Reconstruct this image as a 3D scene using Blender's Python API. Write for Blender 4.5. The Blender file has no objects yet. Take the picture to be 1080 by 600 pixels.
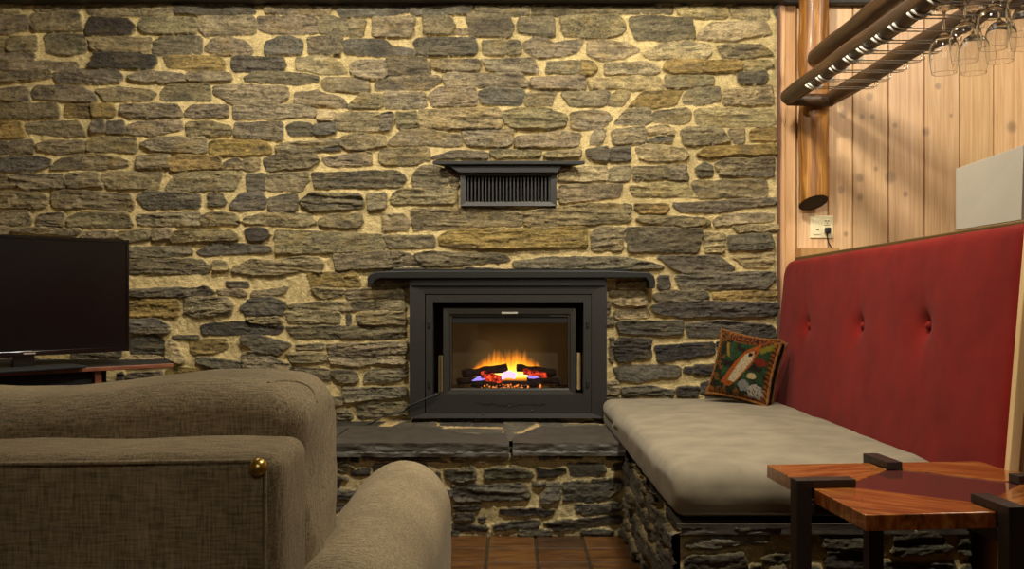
import bpy, bmesh, math, random
import numpy as np
from mathutils import Vector, Matrix, Euler

random.seed(7)
sc = bpy.context.scene
COL = sc.collection
F, H, CX, HY = 980.0, 1.06, 540.0, 308.0       # focal (px), eye height, vanishing point
D = F / 205.0                                  # distance to the stone wall
def P(px, py, Y): return Vector(((px - CX) * Y / F, Y, H - (py - HY) * Y / F))
def WX(px): return (px - CX) / 205.0
def WZ(py): return H - (py - HY) / 205.0

# ------------------------------------------------------------------ tagging
def link(o):
    COL.objects.link(o); return o
def tag(o, label, cat, group=None):
    o['label'] = label; o['category'] = cat
    if group: o['group'] = group
    return o
def thing(name, label, cat, loc=(0, 0, 0), group=None):
    o = bpy.data.objects.new(name, None); o.empty_display_size = .1
    link(o); o.location = loc
    return tag(o, label, cat, group)
def struct(o):
    o['kind'] = 'structure'; return o
def adopt(o, root, label=None):                # mesh authored in world space -> child of root
    o.parent = root
    g = Vector((0, 0, 0)); r = root
    while r is not None:
        g += Vector(r.location); r = r.parent
    # root chains only use translations here
    o.location = -g + Vector(o.location)
    if label: o['label'] = label
    return o

# ------------------------------------------------------------------ materials
def srgb(r, g, b):
    f = lambda c: (c / 255 / 12.92) if c / 255 <= .04045 else ((c / 255 + .055) / 1.055) ** 2.4
    return (f(r), f(g), f(b), 1)
class NT:
    def __init__(s, name):
        s.m = bpy.data.materials.new(name); s.m.use_nodes = True
        s.t = s.m.node_tree; s.b = s.t.nodes['Principled BSDF']; s.out = s.t.nodes['Material Output']
    def n(s, ty, **kw):
        n = s.t.nodes.new(ty)
        for k, v in kw.items():
            if k.startswith('_'): setattr(n, k[1:], v)
            else: n.inputs[k.replace('__', ' ')].default_value = v
        return n
    def l(s, a, b): s.t.links.new(a, b)
    def set(s, **kw):
        for k, v in kw.items(): s.b.inputs[k.replace('__', ' ')].default_value = v
        return s
    def coord(s, scale=(1, 1, 1), kind='Object', rot=(0, 0, 0)):
        tc = s.n('ShaderNodeTexCoord'); mp = s.n('ShaderNodeMapping')
        mp.inputs['Scale'].default_value = scale; mp.inputs['Rotation'].default_value = rot
        s.l(tc.outputs[kind], mp.inputs['Vector']); return mp.outputs['Vector']
    def noise(s, vec, scale, detail=4, rough=.55, dist=0):
        n = s.n('ShaderNodeTexNoise'); n.inputs['Scale'].default_value = scale
        n.inputs['Detail'].default_value = detail; n.inputs['Roughness'].default_value = rough
        n.inputs['Distortion'].default_value = dist
        s.l(vec, n.inputs['Vector']); return n.outputs['Fac']
    def ramp(s, fac, stops):
        r = s.n('ShaderNodeValToRGB'); cr = r.color_ramp
        while len(cr.elements) < len(stops): cr.elements.new(.5)
        for e, (p, c) in zip(cr.elements, stops): e.position = p; e.color = c
        s.l(fac, r.inputs['Fac']); return r.outputs['Color']
    def bump(s, fac, strength, dist=.01, prev=None):
        b = s.n('ShaderNodeBump'); b.inputs['Strength'].default_value = strength
        b.inputs['Distance'].default_value = dist
        s.l(fac, b.inputs['Height'])
        if prev is not None: s.l(prev, b.inputs['Normal'])
        s.l(b.outputs['Normal'], s.b.inputs['Normal']); return b.outputs['Normal']
    def mix(s, fac, a, b, mode='MIX'):
        m = s.n('ShaderNodeMix'); m.data_type = 'RGBA'; m.blend_type = mode
        ins = m.inputs
        for sock, v in ((ins[0], fac), (ins[6], a), (ins[7], b)):
            if isinstance(v, bpy.types.NodeSocket): s.l(v, sock)
            else: sock.default_value = v
        return m.outputs[2]
def gray(v): return (v, v, v, 1)

def plain(name, col, rough=.5, metal=0, var=.12, scale=30, bump=.0):
    t = NT(name); v = t.coord()
    f = t.noise(v, scale)
    c = t.ramp(f, [(.25, tuple(x * (1 - var) for x in col[:3]) + (1,)), (.75, tuple(min(1, x * (1 + var)) for x in col[:3]) + (1,))])
    t.l(c, t.b.inputs['Base Color']); t.set(Roughness=rough, Metallic=metal)
    if bump: t.bump(f, bump, .004)
    return t.m
def attr_mat(name, rough=.9, fine=220, bump=.35, spec=.25):
    t = NT(name); a = t.n('ShaderNodeAttribute', _attribute_name='col')
    v = t.coord(); f = t.noise(v, fine, 5, .65)
    k = t.ramp(f, [(.3, gray(.62)), (.7, gray(1.32))])
    c = t.mix(1.0, a.outputs['Color'], k, 'MULTIPLY')
    fl = t.noise(t.coord((1, 1, 4.5)), fine * .32, 5, .62, .5)
    k2 = t.ramp(fl, [(.32, gray(.6)), (.68, gray(1.35))])
    c = t.mix(.75, c, t.mix(1.0, c, k2, 'MULTIPLY'))
    t.l(c, t.b.inputs['Base Color']); t.set(Roughness=rough)
    t.b.inputs['Specular IOR Level'].default_value = spec
    if bump:
        nb = t.bump(fl, bump * 1.4, .012); t.bump(f, bump, .005, nb)
    return t.m
def wood_mat(name, c0, c1, c2, grain=(60, 60, 2.0), rough=.45, bump=.15, knots=None, attr=False, coat=0):
    t = NT(name); v = t.coord(grain)
    if attr:
        a = t.n('ShaderNodeAttribute', _attribute_name='off')
        ad = t.n('ShaderNodeVectorMath', _operation='ADD')
        t.l(v, ad.inputs[0]); t.l(a.outputs['Vector'], ad.inputs[1]); v = ad.outputs[0]
    f = t.noise(v, 1.0, 5, .6, .6)
    c = t.ramp(f, [(.25, c0), (.5, c1), (.75, c2)])
    if attr:
        a2 = t.n('ShaderNodeAttribute', _attribute_name='col')
        c = t.mix(1.0, c, a2.outputs['Color'], 'MULTIPLY')
    if knots:
        v2 = t.coord(knots); vo = t.n('ShaderNodeTexVoronoi'); t.l(v2, vo.inputs['Vector'])
        vo.inputs['Scale'].default_value = 1.0
        k = t.ramp(vo.outputs['Distance'], [(.03, gray(1)), (.085, gray(0))])
        c = t.mix(k, c, srgb(112, 84, 62))
    t.l(c, t.b.inputs['Base Color']); t.set(Roughness=rough)
    t.b.inputs['Coat Weight'].default_value = coat; t.b.inputs['Coat Roughness'].default_value = .15
    if bump: t.bump(f, bump, .003)
    return t.m
def fabric(name, col, var=.25, weave=900, sheen=.3, bump=.35, dirs=((1, 1, .12), (.12, 1, 1)), rough=.95, blotch=6):
    t = NT(name)
    f1 = t.noise(t.coord(dirs[0]), weave, 2, .5); f2 = t.noise(t.coord(dirs[1]), weave, 2, .5)
    ad = t.n('ShaderNodeMath', _operation='ADD'); t.l(f1, ad.inputs[0]); t.l(f2, ad.inputs[1])
    hl = t.n('ShaderNodeMath', _operation='MULTIPLY'); hl.inputs[1].default_value = .5; t.l(ad.outputs[0], hl.inputs[0])
    b = t.noise(t.coord(), blotch, 4, .6)
    c = t.ramp(hl.outputs[0], [(.35, tuple(x * (1 - var) for x in col[:3]) + (1,)), (.65, tuple(min(1, x * (1 + var)) for x in col[:3]) + (1,))])
    k = t.ramp(b, [(.3, gray(.82)), (.7, gray(1.15))])
    c = t.mix(1.0, c, k, 'MULTIPLY')
    t.l(c, t.b.inputs['Base Color']); t.set(Roughness=rough)
    t.b.inputs['Sheen Weight'].default_value = sheen; t.b.inputs['Sheen Roughness'].default_value = .5
    t.b.inputs['Specular IOR Level'].default_value = .1
    t.bump(hl.outputs[0], bump, .002)
    return t.m
def emit(name, col, strength, base=(0, 0, 0, 1), tex=None):
    t = NT(name); t.set(Base__Color=base, Roughness=.9)
    if tex:
        f = t.noise(t.coord(), tex, 3)
        c = t.ramp(f, [(.4, gray(.02)), (.62, col)])
        t.l(c, t.b.inputs['Emission Color'])
    else: t.b.inputs['Emission Color'].default_value = col
    t.b.inputs['Emission Strength'].default_value = strength
    return t.m
def glass(name, tint=(1, 1, 1, 1), rough=0.0, ior=1.45):
    t = NT(name); t.set(Base__Color=tint, Roughness=rough, IOR=ior)
    t.b.inputs['Transmission Weight'].default_value = 1; return t.m
def pane_mat(name, tint, refl=.6, f0=1.5, haze=None):
    t = NT(name); t.t.nodes.remove(t.b)
    tr = t.n('ShaderNodeBsdfTransparent'); tr.inputs['Color'].default_value = tint
    gl = t.n('ShaderNodeBsdfGlossy'); gl.inputs['Roughness'].default_value = .02; gl.inputs['Color'].default_value = gray(refl)
    fr = t.n('ShaderNodeFresnel'); fr.inputs['IOR'].default_value = f0
    mx = t.n('ShaderNodeMixShader'); t.l(fr.outputs[0], mx.inputs[0])
    base = tr.outputs[0]
    if haze:
        df = t.n('ShaderNodeBsdfDiffuse'); df.inputs['Color'].default_value = haze; m3 = t.n('ShaderNodeMixShader'); m3.inputs[0].default_value = .45
        t.l(tr.outputs[0], m3.inputs[1]); t.l(df.outputs[0], m3.inputs[2]); base = m3.outputs[0]
    t.l(base, mx.inputs[1]); t.l(gl.outputs[0], mx.inputs[2])
    t.l(mx.outputs[0], t.out.inputs['Surface']); return t.m

# ------------------------------------------------------------------ mesh helpers
def mesh_obj(name, bm, mats, smooth=False, ang=None):
    me = bpy.data.meshes.new(name); bm.normal_update(); bm.to_mesh(me); bm.free()
    for m in (mats if isinstance(mats, (list, tuple)) else [mats]): me.materials.append(m)
    if smooth:
        for p in me.polygons: p.use_smooth = True
        if ang: me.set_sharp_from_angle(angle=math.radians(ang))
    return link(bpy.data.objects.new(name, me))
def add_box(bm, a, b, bev=0, rot=None, piv=None, mi=0, seg=2):
    a = Vector(a); b = Vector(b); t = bmesh.new()
    bmesh.ops.create_cube(t, size=1)
    for v in t.verts: v.co = Vector(((v.co[i] + .5) * (b[i] - a[i]) + a[i] for i in range(3)))
    if bev: bmesh.ops.bevel(t, geom=list(t.edges), offset=bev, segments=seg, affect='EDGES', profile=.5, clamp_overlap=True)
    if rot is not None:
        c = Vector(piv) if piv is not None else (a + b) / 2
        for v in t.verts: v.co = c + rot @ (v.co - c)
    merge(bm, t, mi)
def merge(bm, t, mi=0):
    mp = [bm.verts.new(v.co) for v in t.verts]; t.verts.index_update()
    for f in t.faces:
        try:
            nf = bm.faces.new([mp[v.index] for v in f.verts]); nf.material_index = mi; nf.smooth = f.smooth
        except ValueError: pass
    t.free()
def add_prism(bm, pts, vec, bev=0, mi=0, seg=2):
    t = bmesh.new(); vec = Vector(vec)
    vs = [t.verts.new(p) for p in pts]; f = t.faces.new(vs)
    r = bmesh.ops.extrude_face_region(t, geom=[f])
    for e in r['geom']:
        if isinstance(e, bmesh.types.BMVert): e.co += vec
    bmesh.ops.recalc_face_normals(t, faces=list(t.faces))
    if bev: bmesh.ops.bevel(t, geom=list(t.edges), offset=bev, segments=seg, affect='EDGES', profile=.5, clamp_overlap=True)
    merge(bm, t, mi)
def add_tube(bm, path, rad, seg=12, caps=True, mi=0, wob=0):
    path = [Vector(p) for p in path]; n = len(path)
    rad = rad if isinstance(rad, (list, tuple)) else [rad] * n
    rings = []; ref = None
    for i, p in enumerate(path):
        d = (path[min(i + 1, n - 1)] - path[max(i - 1, 0)]).normalized()
        if ref is None: ref = d.orthogonal().normalized()
        ref = (ref - d * ref.dot(d)).normalized(); s = d.cross(ref)
        rings.append([bm.verts.new(p + (ref * math.cos(a) + s * math.sin(a)) * rad[i] * (1 + (wob * random.uniform(-1, 1) if wob else 0)))
                      for a in (2 * math.pi * k / seg for k in range(seg))])
    for i in range(n - 1):
        for k in range(seg):
            f = bm.faces.new((rings[i][k], rings[i][(k + 1) % seg], rings[i + 1][(k + 1) % seg], rings[i + 1][k]))
            f.material_index = mi; f.smooth = True
    if caps:
        for r in (rings[0][::-1], rings[-1]):
            f = bm.faces.new(r); f.material_index = mi
def add_lathe(bm, prof, seg=24, c=(0, 0, 0), axis='Z', mi=0):
    rings = []
    c = Vector(c)
    for r, h in prof:
        ring = []
        for k in range(seg):
            a = 2 * math.pi * k / seg
            q = Vector((r * math.cos(a), r * math.sin(a), h)) if axis == 'Z' else Vector((r * math.cos(a), h, r * math.sin(a)))
            ring.append(bm.verts.new(c + q))
        rings.append(ring)
    for i in range(len(rings) - 1):
        for k in range(seg):
            f = bm.faces.new((rings[i][k], rings[i][(k + 1) % seg], rings[i + 1][(k + 1) % seg], rings[i + 1][k]))
            f.smooth = True; f.material_index = mi
    return rings
def add_frame(bm, o, i, Y0, Y1, Yb, bev=0.002):
    """picture-frame ring: outer px rect at depth Y0, inner px rect at Y1, back at Yb (world verts)"""
    def rect(r, Y, Yref):
        x0, y0, x1, y1 = r
        return [Vector((P(x, y, Yref).x, Y, P(x, y, Yref).z)) for x, y in ((x0, y0), (x1, y0), (x1, y1), (x0, y1))]
    A = [bm.verts.new(v) for v in rect(o, Yb, Y0)]; B = [bm.verts.new(v) for v in rect(o, Y0, Y0)]
    C = [bm.verts.new(v) for v in rect(i, Y1, Y1)]; E = [bm.verts.new(v) for v in rect(i, Yb, Y1)]
    for R, S in ((A, B), (B, C), (C, E), (E, A)):
        for k in range(4): bm.faces.new((R[k], R[(k + 1) % 4], S[(k + 1) % 4], S[k]))
def soft_box(half, r, seg=(24, 24, 24), kr=5, fn=None):
    """rounded box centred at the origin as a bmesh, fn(p, n) -> displaced point"""
    bm = bmesh.new()
    def coords(h, n):
        rr = min(r, h * .999); a = [-h + rr * (1 - math.cos(math.pi / 2 * i / kr)) for i in range(kr)]
        m = [-h + rr + (2 * h - 2 * rr) * i / n for i in range(n + 1)]
        return a + m + [-x for x in a[::-1]]
    cs = [coords(half[i], seg[i]) for i in range(3)]
    cache = {}
    def vert(i, j, k):
        key = (i, j, k)
        if key in cache: return cache[key]
        p = Vector((cs[0][i], cs[1][j], cs[2][k]))
        inn = Vector((max(-half[a] + min(r, half[a]), min(half[a] - min(r, half[a]), p[a])) for a in range(3)))
        d = p - inn; n = d.normalized() if d.length > 1e-9 else Vector((0, 0, 1)); q = inn + n * min(r, min(half)) if d.length > 1e-9 else p
        if fn: q = fn(q, n)
        cache[key] = bm.verts.new(q); return cache[key]
    N = [len(c) - 1 for c in cs]
    for ax in range(3):
        u, v = [(1, 2), (2, 0), (0, 1)][ax]
        for side in (0, N[ax]):
            for a in range(N[u]):
                for b in range(N[v]):
                    q = []
                    for (da, db) in ((0, 0), (1, 0), (1, 1), (0, 1)):
                        t = [0, 0, 0]; t[ax] = side; t[u] = a + da; t[v] = b + db; q.append(vert(*t))
                    if side == 0: q.reverse()
                    f = bm.faces.new(q); f.smooth = True
    return bm
from mathutils import noise as mnoise
def fbm(p, s, seed=0, o=3):
    return mnoise.fractal(Vector(p) * s + Vector((seed * 7.3, seed * 3.1, seed * 1.7)), 1.0, 2.0, o)

# ------------------------------------------------------------------ numpy noise
def vn(x, y, seed):
    xi = np.floor(x).astype(np.int64); yi = np.floor(y).astype(np.int64); fx = x - xi; fy = y - yi
    fx = fx * fx * (3 - 2 * fx); fy = fy * fy * (3 - 2 * fy)
    def h(a, b):
        n = (a * 374761393 + b * 668265263 + seed * 974634777) & 0x7fffffff
        n = ((n ^ (n >> 13)) * 1274126177) & 0x7fffffff
        return ((n ^ (n >> 16)) & 0xffff) / 65535.0
    return (h(xi, yi) * (1 - fx) + h(xi + 1, yi) * fx) * (1 - fy) + (h(xi, yi + 1) * (1 - fx) + h(xi + 1, yi + 1) * fx) * fy
def fn2(x, y, seed, o=3):
    s = 0; a = .5; t = 0
    for k in range(o):
        s = s + a * vn(x * 2 ** k, y * 2 ** k, seed + k * 17); t += a; a *= .5
    return s / t

# ------------------------------------------------------------------ masonry
PAL = {'t': (122, 110, 82), 'b': (103, 94, 72), 'g': (89, 83, 68), 'k': (58, 52, 44), 'o': (128, 108, 62),
       'l': (144, 129, 92), 'd': (74, 69, 57), 's': (52, 48, 42)}
MORTAR = (188, 168, 118)
def lin(c):
    c = np.asarray(c, float) / 255
    return np.where(c <= .04045, c / 12.92, ((c + .055) / 1.055) ** 2.4)
def chaikin(p, q=.17):
    p = np.asarray(p, float); n = np.roll(p, -1, 0); L = np.linalg.norm(n - p, axis=1, keepdims=True)
    k = np.minimum(q, .008 / np.maximum(L, 1e-6))
    out = np.empty((len(p) * 2, 2)); out[0::2] = p + (n - p) * k; out[1::2] = n + (p - n) * k
    return out
def masonry(u0, u1, v0, v1, res, stones, seed, relief=1.0, grow=.004, mort=MORTAR, fill=True, warp=1.0, fillcodes='ttbbg', course=(.05, .085), dense=9):
    nu = int(round((u1 - u0) / res)) + 1; nv = int(round((v1 - v0) / res)) + 1
    us = np.linspace(u0, u1, nu); vs = np.linspace(v0, v1, nv); U, V = np.meshgrid(us, vs)
    rnd = random.Random(seed)
    wu = U + warp * ((fn2(U * 22, V * 22, seed) - .5) * .016 + (fn2(U * 90, V * 90, seed + 5) - .5) * .007)
    wv = V + warp * ((fn2(U * 18, V * 30, seed + 9) - .5) * .014 + (fn2(U * 80, V * 110, seed + 3) - .5) * .006)
    mn = fn2(U * 40, V * 40, seed + 31, 4); m2 = fn2(U * 7, V * 7, seed + 33, 3)
    Hh = (mn - .5) * .012 + (m2 - .5) * .012
    C = lin(mort)[None, None, :] * (.70 + .55 * mn + .4 * (m2 - .5))[..., None]
    best = np.full(U.shape, -1.0)
    cover = np.zeros(U.shape, bool)
    st = list(stones)
    def do(poly, code, idx):
        nonlocal Hh, C
        pts = chaikin(poly)
        a = pts.min(0) - .02; b = pts.max(0) + .02
        i0 = max(0, int((a[0] - u0) / res)); i1 = min(nu, int((b[0] - u0) / res) + 2)
        j0 = max(0, int((a[1] - v0) / res)); j1 = min(nv, int((b[1] - v0) / res) + 2)
        if i1 <= i0 or j1 <= j0: return
        sl = (slice(j0, j1), slice(i0, i1)); x = wu[sl]; y = wv[sl]
        d = np.full(x.shape, 1e9); ins = np.zeros(x.shape, bool)
        n = len(pts)
        for k in range(n):
            p = pts[k]; q = pts[(k + 1) % n]; e = q - p; L = max((e * e).sum(), 1e-12)
            t = np.clip(((x - p[0]) * e[0] + (y - p[1]) * e[1]) / L, 0, 1)
            d = np.minimum(d, np.hypot(x - p[0] - t * e[0], y - p[1] - t * e[1]))
            c = ((p[1] > y) != (q[1] > y))
            with np.errstate(divide='ignore', invalid='ignore'):
                xx = (q[0] - p[0]) * (y - p[1]) / ((q[1] - p[1]) if q[1] != p[1] else 1e-12) + p[0]
            ins ^= c & (x < xx)
        sd = np.where(ins, d, -d) + grow
        m = sd > 0
        cover[sl] |= sd > -.006
        if not m.any(): return
        r = random.Random(seed * 1000 + idx)
        s1, s2, s3 = (r.randint(0, 9999) for _ in range(3))
        ew = r.uniform(.003, .0065)
        t = np.clip(sd / ew, 0, 1); prof = np.sqrt(np.clip(1 - (1 - t) ** 2, 0, 1))
        cx, cy = pts.mean(0); w = np.ptp(pts[:, 0]); hh = np.ptp(pts[:, 1])
        x0 = U[sl]; y0 = V[sl]
        sl_ang = r.uniform(-.08, .08); yr = (y0 - cy) + (x0 - cx) * sl_ang
        lay = fn2((x0 - cx) * 7 + s1, yr * 55 + s2, s1, 3)
        ter = np.floor(lay * 6) / 6; rough = fn2(x0 * 45, y0 * 70, s2, 4); big = fn2((x0 - cx) * 9 + 5, (y0 - cy) * 14, s3, 2)
        base = r.uniform(.008, .024)
        hgt = base + r.uniform(-.10, .10) * (y0 - cy) + r.uniform(-.03, .03) * (x0 - cx) / max(w, .05) * .3
        hgt = hgt + (.6 * ter + .4 * lay - .5) * .020 * r.uniform(.35, 1.2) + (rough - .5) * .009 + (big - .5) * .012
        hgt = np.maximum(hgt, .006) * relief
        bc = lin(PAL[code]) * r.uniform(.86, 1.14)
        bc = bc * np.array([1 + r.uniform(-.03, .04), 1, 1 + r.uniform(-.10, .14)])
        fine = fn2(x0 * 130, y0 * 230, s2 + 2, 2)
        col = bc[None, None, :] * np.clip(1 + .85 * (lay - .5) + 1.0 * (rough - .5) + .9 * (fine - .5) + .5 * (big - .5), .25, 2)[..., None]
        och = np.clip((fn2(x0 * 13, y0 * 22, s3 + 4, 3) - .56) * 5, 0, 1) * (.34 if code in 'tol' else .12)
        col = col * (1 - och[..., None]) + och[..., None] * lin((136, 112, 58))[None, None, :] * (.6 + .6 * rough)[..., None]
        drk = np.clip((fn2(x0 * 10 + 3, y0 * 24, s2 + 8, 3) - .56) * 6, 0, 1) * .5
        col = col * (1 - drk[..., None]) + drk[..., None] * lin((62, 57, 50))[None, None, :]
        crk = np.clip(1 - np.abs(lay - .42) / .022, 0, 1) * (r.random() < .6)
        hgt = hgt - crk * .006; col = col * (1 - .5 * crk[..., None])
        edge = np.clip(1 - sd / .005, 0, 1) * .35
        col = col * (1 - edge[..., None]) + edge[..., None] * lin(mort)[None, None, :] * .7
        hs = Hh[sl]; cs = C[sl]; bs = best[sl]
        up = m & (sd > bs)
        newh = hs * (1 - prof) + hgt * prof
        hs[up] = newh[up]; cs[up] = col[up]; bs[up] = sd[up]
    for idx, (poly, code) in enumerate(st): do(poly, code, idx)
    if fill:
        idx = 5000
        for cws, chk in (((.09, .34), 1), ((.08, .2), .8), ((.05, .11), .6)):
            v = v0
            while v < v1:
                ch = rnd.uniform(*course) * chk; u = u0 - rnd.uniform(0, .15)
                while u < u1:
                    cw = rnd.uniform(*cws); g = .007
                    a0, a1, b0, b1 = u + g, u + cw - g, v + g, v + ch - g
                    i0, i1 = [int(np.clip((q - u0) / res, 0, nu)) for q in (a0, a1)]
                    j0, j1 = [int(np.clip((q - v0) / res, 0, nv)) for q in (b0, b1)]
                    if i1 > i0 and j1 > j0 and (chk == 1 or a1 < dense) and cover[j0:j1, i0:i1].mean() < .08:
                        k = lambda s: rnd.uniform(-s, s)
                        do([(a0 + k(.012), b0 + k(.006)), (a1 + k(.012), b0 + k(.008)), (a1 + k(.016), b1 + k(.006)), ((a0 + a1) / 2, b1 + k(.006)), (a0 + k(.016), b1 + k(.008))],
                           rnd.choice(fillcodes), idx)
                    idx += 1; u += cw
                v += ch
    return U, V, Hh, C
def grid_obj(name, X, Y, Z, C, mat, holes=None, smooth=True):
    nv, nu = X.shape
    co = np.stack([X, Y, Z], -1).reshape(-1, 3).astype(np.float32)
    idx = np.arange(nv * nu).reshape(nv, nu)
    q = np.stack([idx[:-1, :-1], idx[:-1, 1:], idx[1:, 1:], idx[1:, :-1]], -1)
    if holes is not None:
        keep = ~(holes[:-1, :-1] & holes[:-1, 1:] & holes[1:, 1:] & holes[1:, :-1]); q = q[keep]
    q = q.reshape(-1, 4); me = bpy.data.meshes.new(name)
    me.vertices.add(len(co)); me.vertices.foreach_set('co', co.ravel())
    me.loops.add(q.size); me.loops.foreach_set('vertex_index', q.ravel().astype(np.int32))
    me.polygons.add(len(q)); me.polygons.foreach_set('loop_start', np.arange(0, q.size, 4, dtype=np.int32))
    me.polygons.foreach_set('use_smooth', np.full(len(q), smooth))
    me.update(calc_edges=True)
    a = me.color_attributes.new('col', 'FLOAT_COLOR', 'POINT')
    rgba = np.ones((len(co), 4), np.float32); rgba[:, :3] = C.reshape(-1, 3); a.data.foreach_set('color', rgba.ravel())
    me.materials.append(mat); me.validate()
    return link(bpy.data.objects.new(name, me))

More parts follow.
